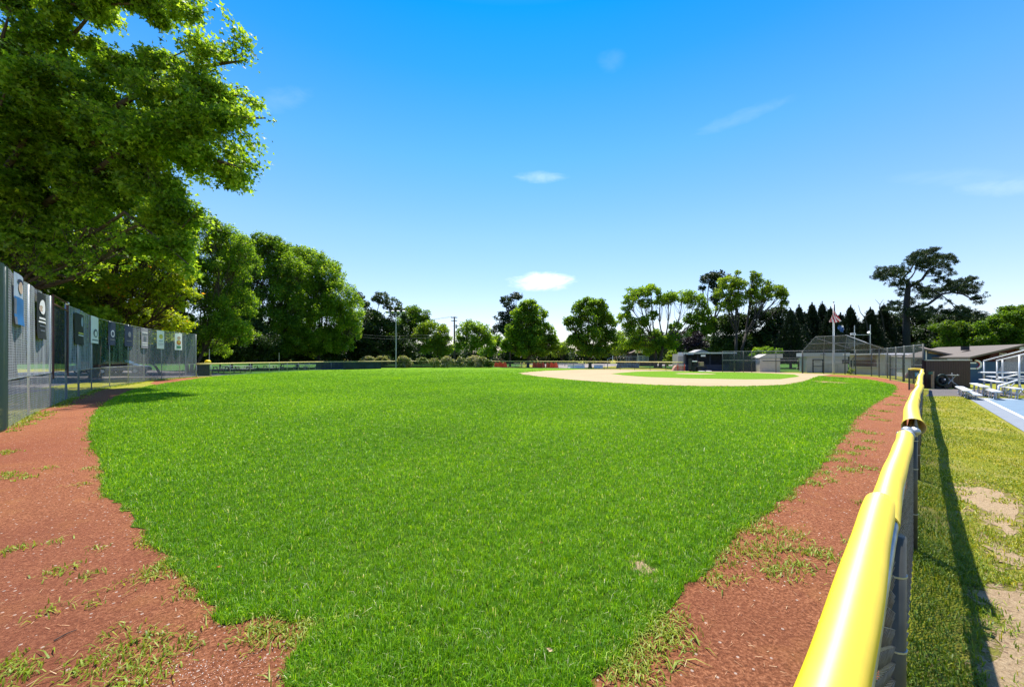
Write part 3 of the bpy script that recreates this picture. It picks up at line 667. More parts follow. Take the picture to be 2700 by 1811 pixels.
# the cap: overlapping lengths, open underneath, a little wavy
def cap_length(y0, y1, r0, r1, sag, lift, roll=0, flare=0.0, n=40):
    pts = []; rad = []
    for i in range(n + 1):
        t = y0 + (y1 - y0) * i / n; u = i / n
        z = 1.165 + lift - .004 * max(0, t - 4) - sag * math.sin(math.pi * u) + .005 * math.sin(9 * u + y0)
        pts.append(onf(t, -.034 * max(0, 1 - t / 3) + .008 + .010 * math.sin(5 * u + y0 * 3) + roll * (u - .5), z)); rad.append(r0 + (r1 - r0) * u + flare * math.exp(-(u / .05) ** 2) + .0012 * math.sin(21 * u))
    vs = []; fs = []; K = 22; TH = .0045
    for side in (0, 1):
        for i, p in enumerate(pts):
            for k in range(K + 1):
                a = R(-52) + R(284) * k / K; rr = rad[i] - TH * side
                vs.append(p + Vector((LNr.x, LNr.y, 0)) * math.cos(a) * rr * 1.0 + Vector((0, 0, 1)) * math.sin(a) * rr * .96)
    m_ = (n + 1) * (K + 1)
    for i in range(n):
        for k in range(K):
            a = i * (K + 1) + k; fs.append((a, a + 1, a + K + 2, a + K + 1)); fs.append((m_ + a, m_ + a + K + 1, m_ + a + K + 2, m_ + a + 1))
        for k in (0, K):
            a = i * (K + 1) + k; fs.append((a, a + K + 1, m_ + a + K + 1, m_ + a))
    for i in (0, n):
        for k in range(K):
            a = i * (K + 1) + k; fs.append((a, a + 1, m_ + a + 1, m_ + a))
    mb = MB(); mb.add(vs, fs); return W(mb).build('yellow_cap', m_cap, fr, smooth=True)
cap_length(-.25, 1.42, .044, .045, -.01, .012, .0)
cap_length(1.30, 2.80, .042, .044, -.022, -.004, -.03)
cap_length(3.05, 5.15, .061, .051, -.012, .018, -.05, .012)
cap_length(5.0, 7.7, .057, .055, .02, .012, .03)
cap_length(7.5, 11.2, .061, .058, .03, .01, -.04)
cap_length(11.0, 15.4, .066, .060, .0, .005, .05)
cap_length(15.2, 20.7, .068, .062, .02, .0, 0)
# exposed coupling where two cap lengths part
mb = MB(); mb.tube([onf(2.78, .015, 1.16), onf(2.86, .015, 1.165)], .034, 12); mb.tube([onf(2.92, .0, 1.165), onf(2.97, .0, 1.165)], .034, 12)
mb.ball(onf(2.9, .04, 1.19), .024); mb.tube([onf(2.9, -.04, 1.15), onf(2.9, .06, 1.15)], .010, 8); mb.ball(onf(2.9, -.04, 1.15), .017)
mb.ball(onf(2.84, .05, 1.19), .028)
W(mb).build('rail_coupling', m_galv, fr, smooth=True)
# end return of the fence with its small sign
E = onf(20.7, 0, 0)
mb = MB(); mb.tube([(E.x, E.y, 1.10), (E.x - .04, E.y + .02, 1.13), (E.x - .35, E.y + .06, 1.15), (E.x - .62, E.y + .1, 1.13)], .055, 12)
W(mb).build('yellow_cap', m_cap, fr, smooth=True)
mb = MB(); mb.tube([(E.x - .6, E.y + .1, 0), (E.x - .6, E.y + .1, 1.12)], .035, 10); mb.tube([(E.x, E.y, 0), (E.x, E.y, 1.1)], .035, 10); mb.tube([(E.x - .6, E.y + .1, .08), (E.x, E.y, .08)], .02, 8)
W(mb).build('post', m_post, fr)
W(MB().quad((E.x - .58, E.y + .1, .1), (E.x - .02, E.y + .0, .1), (E.x - .02, E.y, 1.08), (E.x - .58, E.y + .1, 1.08))).build('mesh_panel', m_linkd, fr)
o = MB().box((0, 0, 0), (.30, .02, .22), 0).build('fence_sign', M('sign_blue', (.05, .32, .45), .5)); o.location = (E.x - .24, E.y - .01, .86)
tag(o, 'small blue rectangular sign on the end of the yellow capped fence', 'sign')
for z, wd in ((.05, .16), (-.02, .20)):
    MB().box((0, -.013, z), (wd, .004, .035)).build('lettering_band', m_white, o)

# ------------------------------------------------------------------ general fence run
def fence_run(name, pts, h, label, cat='fence', rails=(), net=None, nets=None, post_r=.03, post_m=None, every=None, cap=None, rail_r=.02, group=None, rail_m=None, ph=0.0):
    P = [Vector((p[0], p[1], 0)) for p in pts]
    if every:
        Q = [P[0]]
        for a, b in zip(P, P[1:]):
            n = max(1, round((b - a).length / every)); Q += [a + (b - a) * (k / n) for k in range(1, n + 1)]
        P = Q
    r_ = root(name, P[0], label, cat, group); o = P[0]
    for p in P:
        MB().tube([p - o, p - o + Vector((0, 0, h + ph))], post_r, 8).build('post', post_m or m_galv, r_, smooth=True)
    for z in rails:
        MB().tube([p - o + Vector((0, 0, z)) for p in P], rail_r, 6).build('rail', rail_m or m_galv, r_)
    for z0, z1, mt, nm in (nets or []):
        mb = MB()
        for a, b in zip(P, P[1:]):
            if (b - a).length < 1e-3: continue
            nr = Vector((b.y - a.y, a.x - b.x, 0)).normalized() * (post_r + .012); a_, b_ = a - o + nr, b - o + nr
            mb.quad((a_.x, a_.y, z0), (b_.x, b_.y, z0), (b_.x, b_.y, z1), (a_.x, a_.y, z1))
        mb.build(nm, mt, r_)
    if cap:
        MB().tube([p - o + Vector((0, 0, h + .02)) for p in P], .06, 8).build('yellow_cap', cap, r_, smooth=True)
    return r_

# tall screen fence on the left: two sets of cloth, posts, rails
P_ = [Vector((x, y, 0)) for x, y in tall]; o = P_[2]
tf = root('screen_fence', o, 'tall grey mesh screen fence curving along the left track', 'fence')
for i, p in enumerate(P_):
    MB().tube([p - o, p - o + Vector((0, 0, 3.97 if i > 1 else 4.0))], .024 if i not in (5, 6) else .034, 8).build('post', m_galv if i not in (3,) else m_alu, tf, smooth=True)
MB().tube([p - o + Vector((0, 0, 1.20)) for p in P_], .022, 8).build('middle_rail', m_galv, tf)
MB().tube([p - o + Vector((0, 0, 3.95)) for p in P_[5:]], .016, 6).build('top_wire', m_galv, tf)
def cloth(i0, i1, z0, z1, mat, name, off_=.05, wav=.03, seed=0):
    mb = MB(); rr = random.Random(seed)
    for i in range(i0, i1):
        a, b = P_[i] - o, P_[i + 1] - o; nr = Vector((b.y - a.y, a.x - b.x, 0)).normalized(); nu, nv = 14, 10; ph = rr.uniform(0, 6)
        vs = []
        for u in range(nu + 1):
            for v in range(nv + 1):
                t = u / nu; q = a + (b - a) * t; k = v / nv
                z = z0 + (z1 - z0) * k - (.05 * math.sin(math.pi * t) if k == 1 else 0)
                wv = wav * math.sin(t * 17 + ph + k * 2) * (1 - abs(2 * t - 1) ** 3)
                vs.append(q + nr * (off_ + wv) + Vector((0, 0, z)))
        mb.add(vs, [(u * (nv + 1) + v, (u + 1) * (nv + 1) + v, (u + 1) * (nv + 1) + v + 1, u * (nv + 1) + v + 1) for u in range(nu) for v in range(nv)])
    return mb.build(name, mat, tf, smooth=True)
cloth(0, 2, .05, 3.98, m_net_green, 'green_screen', seed=1)
cloth(2, 4, 1.22, 3.95, m_net_near, 'grey_screen', seed=2)
cloth(5, 7, 1.22, 3.95, m_net_near, 'grey_screen', seed=3)
cloth(7, 9, 1.4, 3.9, netmat('thin_green_screen', (.02, .07, .05), .5, .42, sscale=(2.4, 2.4, .2)), 'green_screen', seed=4)
cloth(9, 13, .05, 3.92, m_net_far, 'grey_screen', wav=.012, seed=5)
cloth(2, 5, .04, 1.2, m_net_low, 'chain_link', wav=0, seed=6)
cloth(5, 9, .04, 1.2, netmat('lower_link', (.25, .26, .28), .28), 'chain_link', wav=0, seed=7)
# framed dark gate panel between two posts
a, b = P_[4] - o, P_[5] - o
nr = Vector((b.y - a.y, a.x - b.x, 0)).normalized() * .05; aa, bb = a + (b - a) * .04 + nr, b - (b - a) * .02 + nr
mb = MB(); mb.tube([aa + Vector((0, 0, 1.0)), aa + Vector((0, 0, 4.02)), bb + Vector((0, 0, 4.02)), bb + Vector((0, 0, 1.0))], .035, 6); mb.tube([aa + Vector((0, 0, 3.7)), bb + Vector((0, 0, 3.7))], .03, 6)
mb.build('gate_frame', M('rust_red_frame', (.10, .035, .03), .7, .2), tf)
MB().quad(aa + Vector((0, 0, 1.25)), bb + Vector((0, 0, 1.25)), bb + Vector((0, 0, 3.66)), aa + Vector((0, 0, 3.66))).build('dark_screen', m_linkdd, tf)
MB().ball(bb + Vector((0, 0, 4.0)), .06).build('floodlight_cap', m_white, tf)

def on_tall(px):
    s = (px - CX) / FPX
    for a, b in zip(P_, P_[1:]):
        den = (b.x - a.x) - s * (b.y - a.y)
        if abs(den) < 1e-9: continue
        t = (s * a.y - a.x) / den
        if -.001 <= t <= 1.001: return a + (b - a) * t, (b - a).normalized()
    raise ValueError(px)
mbk = [M('banner_' + n, c, .6, v, 3, spec=.3) for n, c, v in [('navy', (.012, .022, .06), .3), ('black', (.014, .015, .018), .3), ('white', (.86, .80, .78), .04), ('mauve', (.30, .27, .31), .15),
       ('blue', (.02, .13, .33), .15), ('greyblue', (.33, .38, .46), .2), ('gold', (.62, .52, .10), .1), ('orange', (.55, .22, .05), .2), ('green', (.06, .20, .10), .2), ('skin', (.52, .36, .27), .15), ('dim', (.13, .14, .17), .2)]]
BK = dict(zip(['navy', 'black', 'white', 'mauve', 'blue', 'greyblue', 'gold', 'orange', 'green', 'skin', 'dim'], mbk))
def banner(x0, x1, y0, y1, base, marks, label, curl=False):
    """marks: (u0,u1,v0,v1,material) rectangles or (u,v,ru,rv,material,'o') discs in banner fractions, v from the top"""
    xa, xb = x0 / 3.136, x1 / 3.136; pa, dr = on_tall(xa); pb, _ = on_tall(xb); c = (pa + pb) / 2
    yt, yb = 650 + y0 / 3.136, 650 + y1 / 3.136
    z1 = H + (HY - yt) / FPX * c.y; z0 = H + (HY - yb) / FPX * c.y; wd = (pb - pa).length; h = z1 - z0
    dr = (pb - pa).normalized(); nr = Vector((dr.y, -dr.x, 0)); loc = pa + nr * .085; loc.z = z0
    ang = math.atan2(dr.y, dr.x)
    r_ = root('banner', loc, label, 'banner', 'player banners hung on the tall screen fence', ang)
    def cyl(u, v, lift):   # hanging cloth: slightly bowed
        return (u * wd, -lift - .03 * math.sin(math.pi * u) - (.12 * max(0, v - .82) ** 1 if curl else 0), h * (1 - v))
    def patch(u0, u1, v0, v1, lift, mat, name):
        nu, nv = 6, 8; vs = [cyl(u0 + (u1 - u0) * i / nu, v0 + (v1 - v0) * j / nv, lift) for i in range(nu + 1) for j in range(nv + 1)]
        mb = MB(); mb.add(vs, [(i * (nv + 1) + j, (i + 1) * (nv + 1) + j, (i + 1) * (nv + 1) + j + 1, i * (nv + 1) + j + 1) for i in range(nu) for j in range(nv)]); return mb.build(name, mat, r_)
    patch(0, 1, 0, 1, 0, BK[base], 'cloth')
    for q in marks:
        if len(q) == 6:
            u, v, ru, rv, mt, _ = q; mb = MB(); n = 16; vs = [cyl(u, v, .012)] + [cyl(u + ru * math.cos(6.283 * k / n), v + rv * math.sin(6.283 * k / n), .012) for k in range(n)]
            mb.add(vs, [(0, k + 1, (k + 1) % n + 1) for k in range(n)]); mb.build('printed_figure', BK[mt], r_)
        else: patch(q[0], q[1], q[2], q[3], .008, BK[q[4]], 'printed_band')
    return r_
banner(68, 150, 232, 650, 'greyblue', [(0, 1, .46, 1, 'blue'), (.5, .26, .22, .12, 'skin', 'o'), (.5, .14, .30, .05, 'navy', 'o'), (0, .16, .5, 1, 'dim')], 'pale banner with a portrait above a blue lower half, nearest the left edge', True)
banner(270, 345, 388, 765, 'black', [(.45, .30, .30, .16, 'white', 'o'), (.30, .34, .18, .07, 'skin', 'o'), (.15, .85, .53, .57, 'white'), (.1, .9, .61, .645, 'white'), (.2, .85, .70, .73, 'dim'), (.25, .8, .80, .83, 'dim')], 'long black banner with a white figure above two white lines of print', True)
banner(592, 668, 556, 812, 'black', [(.72, .24, .16, .16, 'greyblue', 'o'), (.3, .95, .60, .65, 'gold'), (.3, .95, .68, .71, 'white')], 'black rounded banner with pale figure right of the red framed gate', True)
banner(732, 795, 580, 800, 'white', [(.5, .62, .28, .16, 'dim', 'o'), (.5, .64, .16, .10, 'white', 'o'), (.1, .9, .86, .90, 'dim')], 'bright white banner with a small dark oval figure')
banner(877, 940, 626, 815, 'navy', [(.5, .5, .25, .16, 'greyblue', 'o'), (.5, .5, .16, .1, 'navy', 'o'), (.2, .8, .74, .78, 'dim')], 'navy banner with a bluish emblem, left one of the two navy banners')
banner(1015, 1085, 656, 825, 'navy', [(.5, .42, .18, .14, 'dim', 'o'), (.2, .8, .72, .76, 'dim')], 'plain dark navy banner, right one of the two navy banners')
banner(1155, 1210, 676, 840, 'mauve', [(.1, .9, .2, .24, 'white'), (.1, .9, .3, .33, 'dim'), (.3, .7, .42, .62, 'dim'), (.1, .9, .72, .76, 'white'), (.1, .9, .82, .86, 'white')], 'greyish mauve banner with pale lines of print')
banner(1285, 1346, 695, 845, 'white', [(.5, .33, .26, .13, 'gold', 'o'), (.2, .8, .55, .60, 'greyblue'), (.1, .9, .70, .73, 'mauve'), (.15, .85, .79, .81, 'mauve')], 'white banner with a yellow emblem near the far end')
banner(1435, 1496, 718, 855, 'white', [(.5, .28, .22, .10, 'skin', 'o'), (.5, .55, .30, .15, 'orange', 'o'), (.5, .50, .12, .07, 'gold', 'o'), (.2, .8, .76, .90, 'green')], 'white banner with orange and green figure, last before the fence end')

# ------------------------------------------------------------------ far outfield fence
far = [(518, 994), (556, 993), (607, 989.5), (660, 985.5), (710, 982.5), (757, 980), (815, 976.5), (873, 974.5), (945, 972), (1018, 970.3), (1100, 969.6), (1200, 969.3), (1300, 969), (1385, 970.2), (1472, 971.4), (1553, 973.3), (1635, 975), (1714, 976.8), (1801, 979)]
fp = [G(*p) for p in far]
fence_run('outfield_fence', fp[:9], 1.2, 'low yellow topped outfield fence with see-through mesh beside the picnic tables', every=3.0, rails=(.06,), nets=[(.05, 1.2, m_link, 'chain_link')], cap=m_capfar)
fence_run('outfield_fence', fp[8:13], 1.2, 'low outfield fence with dark screen in front of the flowering shrubs', every=3.0, rails=(.06,), nets=[(.05, 1.18, m_linkdd, 'dark_screen')], cap=m_capfar)
fence_run('outfield_fence', fp[12:], 1.2, 'low yellow topped fence in front of the pale road and orange barriers', every=3.0, rails=(.06,), nets=[(.05, 1.18, m_link, 'chain_link')], cap=m_capfar, post_m=m_post)
# solid dark screens hung on the first stretch
for (pa, pb, lb) in ((522, 553, 'dark blue green windscreen length tied next to the tall fence end'), (833, 905, 'dark windscreen length on the low fence left of the first shrubs'), (905, 1005, 'dark windscreen length on the low fence under the first shrubs')):
    mb = MB(); a = AT(pa, 945, G(pa, 993 if pa < 600 else 975.5)[1] - .1); b = AT(pb, 945, G(pb, 992 if pb < 600 else 973)[1] - .1)
    mb.quad((a.x, a.y, .06), (b.x, b.y, .06), (b.x, b.y, 1.14), (a.x, a.y, 1.14)); tag(mb.build('windscreen', M('windscreen_blue', (.012, .028, .038), .8, .4, 1.5)), lb, 'screen')
# ------------------------------------------------------------------ picnic tables and benches
def picnic():
    r_ = root('picnic_table', (0, 0), '', 'picnic table', 'picnic tables behind the outfield fence')
    mb = MB()
    for k in range(5): mb.box((0, -.30 + .15 * k, .75), (1.9, .14, .04))
    mb.build('table_top', m_alu, r_)
    for s in (-1, 1):
        mb = MB(); mb.box((0, s * .66 - .07, .45), (1.9, .13, .04)); mb.box((0, s * .66 + .07, .45), (1.9, .13, .04)); mb.build('bench', m_alu, r_)
    for x in (-.65, .65):
        mb = MB(); mb.box((x, -.42, .37), (.08, .05, .86), rx=-.5); mb.box((x, .42, .37), (.08, .05, .86), rx=.5); mb.box((x, 0, .40), (.06, 1.5, .07)); mb.box((x, 0, .69), (.06, .7, .06)); mb.build('leg_frame', m_brown, r_)
    return r_
pt = picnic()
for i, (px, d, rz, lb) in enumerate([(583, 45, .1, 'silver topped picnic table just right of the tall fence end'), (604, 50, -.2, 'silver topped picnic table second from the tall fence end'), (640, 47, .05, 'silver picnic table in deep shade left of the wide gap'),
                                     (662, 51, .1, 'silver picnic table just left of the dark green fence panel'), (712, 52, 0, 'silver picnic table just right of the dark green fence panel'), (1367, 76, 0, 'pale picnic table between the two orange barriers')]):
    p = AT(px, 945, d); loc = (p.x, p.y, 0)
    if i == 0: pt.location = loc; pt.rotation_euler = (0, 0, rz); pt['label'] = lb
    else: copy_tree(pt, loc, rz, lb)
def bench():
    r_ = root('long_bench', (0, 0), '', 'bench', 'long benches behind the outfield fence')
    MB().box((0, 0, .46), (4.4, .28, .05)).build('seat', m_alu, r_)
    MB().box((0, .45, .84), (4.4, .05, .16)).build('backrest', m_alu, r_)
    for x in (-1.8, 0, 1.8):
        mb = MB(); mb.box((x, 0, .22), (.06, .26, .43)); mb.box((x, .38, .43), (.06, .05, .86)); mb.box((x, .2, .4), (.06, .4, .05)); mb.build('leg', m_galv, r_)
    return r_
bn = bench()
for i, (px, d, lb) in enumerate([(775, 58, 'long silver bench left most behind the dark stretch of fence'), (832, 61, 'long silver bench second from the left behind the dark fence'), (888, 64, 'long silver bench third from the left near the first shrub'), (930, 72, 'long silver bench at the far right beside the first shrub')]):
    p = AT(px, 945, d)
    if i == 0: bn.location = (p.x, p.y, 0); bn['label'] = lb
    else: copy_tree(bn, (p.x, p.y, 0), .05 * i, lb)

# ------------------------------------------------------------------ poles
def thin_pole(px, ytop, d, label, r=.035, mat=None):
    p = AT(px, ytop, d); o = MB().tube([(0, 0, 0), (0, 0, p.z)], [r, r * .8], 8).build('metal_pole', mat or m_galv); o.location = (p.x, p.y, 0); return tag(o, label, 'pole')
thin_pole(490, 862, 38, 'thin pole rising behind the last panels of the tall screen fence')
thin_pole(552, 920, 38, 'thin pole behind the yellow dome at the fence end')
thin_pole(736, 929, 50, 'thin pole standing at the corner of the low outfield fence')
lp = AT(1044, 945, 69); r_ = root('light_pole', lp, 'tall slim grey floodlight pole in front of the dark trees', 'light pole')
r_.location.z = 0
MB().tube([(0, 0, 0), (0, 0, 10.1)], [.13, .08], 8).build('pole', m_galv, r_)
MB().box((0, 0, 10.0), (3.6, .12, .12)).build('crossarm', m_galv, r_)
for x in (-1.5, -.5, .5, 1.5): MB().box((x, -.2, 10.2), (.45, .3, .35), rx=.5).build('floodlight', m_galv, r_)
up = AT(1198, 945, 92); r_ = root('utility_pole', (up.x, up.y), 'wooden utility pole with two crossarms against the open sky', 'utility pole')
MB().tube([(0, 0, 0), (0, 0, 11.8)], [.24, .16], 8).build('pole', m_bark, r_)
for z, l_ in ((11.6, 1.5), (10.8, 1.4)):
    MB().box((0, -.18, z), (l_, .12, .14)).build('crossarm', m_bark, r_)
    mb = MB()
    for x in (-l_ / 2 + .08, -.3, .3, l_ / 2 - .08): mb.tube([(x, -.18, z + .07), (x, -.18, z + .25)], .05, 6)
    mb.build('insulator', m_galv, r_)
MB().tube([(.5, -.2, 9.0), (.5, -.2, 9.9)], .2, 8).build('transformer', m_galv, r_)
mb = MB()
for k, (z, xo) in enumerate(((11.9, -.6), (11.9, .6), (9.6, 0))):
    a = Vector((up.x + xo, up.y - .2, z)); b = Vector((-75, 118 - 0, z - .5)); pts = [a + (b - a) * (i / 14) - Vector((0, 0, 1.6 * math.sin(math.pi * i / 14))) for i in range(15)]; mb.tube(pts, .022, 4)
tag(mb.build('power_lines', m_black), 'thin dark wires running left from the utility pole', 'wires')
mb = MB()
a = AT(905, 886, 70); b = AT(1140, 890, 70); mb.tube([a, (a + b) / 2 - Vector((0, 0, .4)), b], .008, 4); mb.tube([a + Vector((0, 0, .5)), (a + b) / 2 + Vector((0, 0, .1)), b + Vector((0, 0, .5))], .008, 4)
tag(mb.build('low_wires', m_galvd), 'pale sagging cables crossing the dark trees by the floodlight pole', 'wires')

# ------------------------------------------------------------------ cars behind the tall fence
def car(px, d, rz, col, label):
    p = AT(px, 945, d); r_ = root('parked_car', (p.x, p.y), label, 'car', 'cars parked behind the tall screen fence', rz)
    paint = M('car_paint', col, .25, .03, 2, spec=.6, coat=.6)
    body = [(-2.2, .35), (-2.25, .7), (-2.1, .92), (-1.2, 1.0), (1.0, 1.0), (2.0, .86), (2.2, .65), (2.2, .35)]
    MB().prism(body, -.86, .86).build('body', paint, r_, bevel=.08)
    MB().prism([(-1.75, .99), (-1.25, 1.47), (.25, 1.5), (1.15, .99)], -.74, .74).build('cabin', m_glass, r_, bevel=.05)
    MB().prism([(-1.25, 1.46), (-1.2, 1.52), (.22, 1.55), (.28, 1.48)], -.72, .72).build('roof', paint, r_, bevel=.02)
    for x in (-1.4, 1.38):
        for y in (-.84, .84):
            w_ = MB().tube([(x, y - .1, .33), (x, y + .1, .33)], .33, 18).build('wheel', m_black, r_)
            MB().tube([(x, y - .115, .33), (x, y + .115, .33)], .19, 12).build('rim', m_alu, w_)
    for y in (-.62, .62):
        MB().box((2.17, y, .68), (.1, .34, .14)).build('headlight', m_flagw, r_); MB().box((-2.22, y, .78), (.08, .3, .14)).build('taillight', m_red, r_)
    return r_
car(326, 43, .4, (.015, .05, .15), 'dark blue parked car seen through the tall screen fence')
car(262, 44, .3, (.08, .09, .10), 'dark grey parked car left of the dark blue car behind the fence')

# yellow dome by the fence end
p = AT(548, 945, 37.5); r_ = root('yellow_dome', (p.x, p.y), 'small bright yellow domed post cover beside the tall fence end', 'post cover')
MB().tube([(0, 0, 0), (0, 0, 1.2)], .05, 8).build('post', m_post, r_)
MB().ball((0, 0, 1.38), .27, 14, 9, (1.1, .8, .8)).build('dome', M('dome_yellow', (.85, .6, .01), .5), r_, smooth=True)

# ------------------------------------------------------------------ orange barriers, concrete blocks, guard rail, hoops
def safety_fence(px0, px1, d, label, seed):
    a, b = AT(px0, 945, d), AT(px1, 945, d); rr = random.Random(seed); n = 16; r_ = root('safety_fence', (a.x, a.y), label, 'barrier', 'orange plastic barriers beyond the outfield fence'); Lw = b.x - a.x
    vs = []; fs = []
    for i in range(n + 1):
        x = Lw * i / n; top = .92 + .12 * math.sin(i * 1.1) - (.5 if i in (0, n) else 0); yy = .25 * math.sin(i * .9)
        vs += [(x, yy, .02), (x, yy + .05 * rr.random(), top)]
    for i in range(n): fs.append((2 * i, 2 * i + 2, 2 * i + 3, 2 * i + 1))
    mb = MB(); mb.add(vs, fs); o = mb.build('plastic_mesh', m_orange, r_); s_ = o.modifiers.new('t', 'SOLIDIFY'); s_.thickness = .03
    for x in (.3, Lw / 2, Lw - .3): MB().tube([(x, .3, 0), (x, .3, 1.15)], .03, 6).build('stake', m_galv, r_)
safety_fence(1303, 1337, 74, 'bright orange plastic barrier left of the round maple trunk', 1)
safety_fence(1404, 1438, 71, 'bright orange plastic barrier right of the round maple trunk', 2)
safety_fence(1440, 1472, 69, 'orange plastic barrier that ends by the pale road', 3)
gr = root('guard_rail', AT(1466, 960, 85).xy.to_3d(), 'long grey guard rail beside the pale road', 'guard rail')
MB().box((3, 0, .55), (7, .06, .3)).build('rail', m_galv, gr)
for x in (0, 2, 4, 6): MB().box((x, .08, .3), (.12, .1, .6)).build('post', m_brown, gr)
def jersey(px, d, lb, w_=1.5):
    p = AT(px, 945, d); r_ = MB(); r_.prism([(-.3, 0), (-.3, .12), (-.12, .32), (-.08, .62), (.08, .62), (.12, .32), (.3, .12), (.3, 0)], -w_ / 2, w_ / 2)
    o = r_.build('concrete_block', m_white); o.location = (p.x, p.y, 0); o.rotation_euler = (0, 0, 1.5); tag(o, lb, 'barrier', 'white concrete blocks beyond the low fence')
jersey(1508, 66, 'white concrete block, left of three by the pale road'); jersey(1530, 66.5, 'white concrete block, middle of three by the pale road'); jersey(1578, 67, 'white concrete block right of the round tree trunk')
def hoop(px, ytop, d, rz, label):
    p = AT(px, ytop, d); r_ = root('basketball_hoop', (p.x, p.y), label, 'basketball hoop', None, rz); zt = p.z
    MB().tube([(0, .9, 0), (0, .9, zt - .6), (0, .2, zt - .35)], .07, 8).build('pole', m_galv, r_)
    prof = [(-.8, 0), (.8, 0), (.82, .45), (.55, .85), (.2, 1.0), (-.2, 1.0), (-.55, .85), (-.82, .45)]
    MB().prism([(x, z + zt - 1.0) for x, z in prof], 0, .05).build('backboard', m_white, r_)
    mb = MB(); mb.tube([(.23 * math.cos(t * .524), -.3 + .23 * math.sin(t * .524), zt - .8) for t in range(13)], .015, 5); mb.build('rim', m_orange, r_)
    return r_
hoop(1685, 918, 78, 0, 'white fan shaped basketball backboard facing the field')
hoop(1616, 938, 66, 1.25, 'tilted white basketball backboard seen almost edge on')
# batting cage frame with a blue tarp
a = AT(1635, 945, 68); r_ = root('batting_cage', (a.x, a.y), 'low grey blue net cage under a thin frame beside the pale road', 'cage')
mb = MB()
for x in (0, 1.6, 3.4):
    mb.tube([(x, 0, 0), (x, 0, 2.05)], .03, 6); mb.tube([(x, 1.5, 0), (x, 1.5, 2.05)], .03, 6)
for y in (0, 1.5): mb.tube([(0, y, 2.05), (3.4, y, 2.05)], .03, 6)
mb.build('frame', m_galv, r_)
MB().quad((-.8, -.2, .02), (3.4, -.2, .02), (3.2, -.1, .85), (-.5, -.1, .85)).build('tarp', M('tarp', (.10, .15, .20), .6, .5, 2.5, bump=.5, bscale=3), r_)
MB().quad((0, 0, .85), (3.4, 0, .85), (3.4, 0, 2.05), (0, 0, 2.05)).build('net', m_link, r_)

# house far behind with a white-framed window
p = AT(1697, 945, 88); r_ = root('house', (p.x, p.y), 'dark house wall with white framed windows behind the basketball hoop', 'house')
MB().box((0, 2.5, 1.5), (5.5, 5, 3)).build('wall', M('dark_siding', (.05, .05, .05), .8, .2), r_)
MB().prism([(-3.1, 3.0), (0, 4.4), (3.1, 3.0)], -.4, 5.4).build('roof', m_brownroof, r_)
for x in (-.75, .55):
    f_ = MB().box((x, -.03, 1.75), (1.15, .06, 1.35)).build('window', m_white, r_); MB().box((x, -.07, 1.75), (.9, .04, 1.1)).build('pane', M('pane_glass', (.12, .2, .24), .15), f_)

# ------------------------------------------------------------------ flagpole with its flags
fpz = G(2198, 985.3); r_ = root('flagpole', fpz, 'tall white flagpole standing behind the infield dirt', 'flagpole'); d_ = fpz[1]
htop = H + (HY - 797) / FPX * d_
MB().tube([(0, 0, 0), (0, 0, .35), (0, 0, 4.8), (0, 0, htop)], [.13, .105, .095, .045], 12).build('pole', m_white, r_, smooth=True)
MB().ball((0, 0, htop + .05), .08).build('finial', m_galv, r_)
mb = MB(); mb.tube([(.09, 0, 1.2), (.07, 0, htop - .1)], .008, 4); mb.build('halyard', m_white, r_)
def flag():
    """limp flag: canton hangs close along the pole, striped fly bellies out below it on both sides"""
    p0 = Vector((fpz[0], fpz[1], 0)); z1 = H + (HY - 803) / FPX * d_
    f_ = root('flag', (p0.x, p0.y, z1), 'red and white striped flag with dark blue canton drooping from the flagpole', 'flag'); K_ = d_ / FPX
    NU, NV = 30, 26
    def pt(u, v):      # u across the hanging cloth (0 pole side .. 1 fly), v down
        wd = np.interp(v, [0, .38, .45, 1], [.10, .16, .25, 1.0]); x = (-15 + 30 * u) * K_ * wd - .04 * (1 - v)
        sag = 46 * K_ * v + (.10 * math.sin(math.pi * u) - .12 * abs(u - .45)) * (v > .4) * v
        return (x, -.13 - .11 * math.sin(11 * u + 3 * v) * (.3 + v), -sag)
    mats = {'r': MB(), 'w': MB(), 'b': MB()}
    for i in range(NU):
        for j in range(NV):
            u, v = (i + .5) / NU, (j + .5) / NV; q = u * .9 + .35 * (1 - v)
            k = 'b' if v < .40 else ('r' if int(q * 11) % 2 == 0 else 'w')
            mats[k].quad(pt(i / NU, j / NV), pt((i + 1) / NU, j / NV), pt((i + 1) / NU, (j + 1) / NV), pt(i / NU, (j + 1) / NV))
    mats['r'].build('red_stripes', m_red, f_, smooth=True); mats['w'].build('white_stripes', m_flagw, f_, smooth=True); mats['b'].build('canton', m_flagb, f_, smooth=True)
flag()
p0 = AT(2212, 862, d_ + .2); f2 = root('blue_flag', p0, 'small limp blue and white flag hanging below the striped flag', 'flag')
mb = MB(); vs = []
for i in range(9):
    for j in range(9):
        u, v = i / 8, j / 8; vs.append((-.05 + .62 * u * (1 - .3 * v) + .05 * math.sin(7 * v), .1 * math.sin(9 * u + 3 * v), .3 - .62 * v - .35 * u))
mb.add(vs, [(i * 9 + j, (i + 1) * 9 + j, (i + 1) * 9 + j + 1, i * 9 + j + 1) for i in range(8) for j in range(8)]); mb.build('cloth', M('flag_mid_blue', (.03, .085, .21), .7, .6, 5), f2, smooth=True)
MB().quad((.2, -.12, .02), (.42, -.12, -.08), (.42, -.12, .1), (.24, -.12, .2)).build('white_patch', m_flagw, f2)

# ------------------------------------------------------------------ dugouts, sheds and press box
def wall_between(px0, d0_, px1, d1_):
    a, b = AT(px0, 945, d0_), AT(px1, 945, d1_); v = Vector((b.x - a.x, b.y - a.y)); return a, v.length, math.atan2(v.y, v.x)
def zat(py, d): return H + (HY - py) / FPX * d
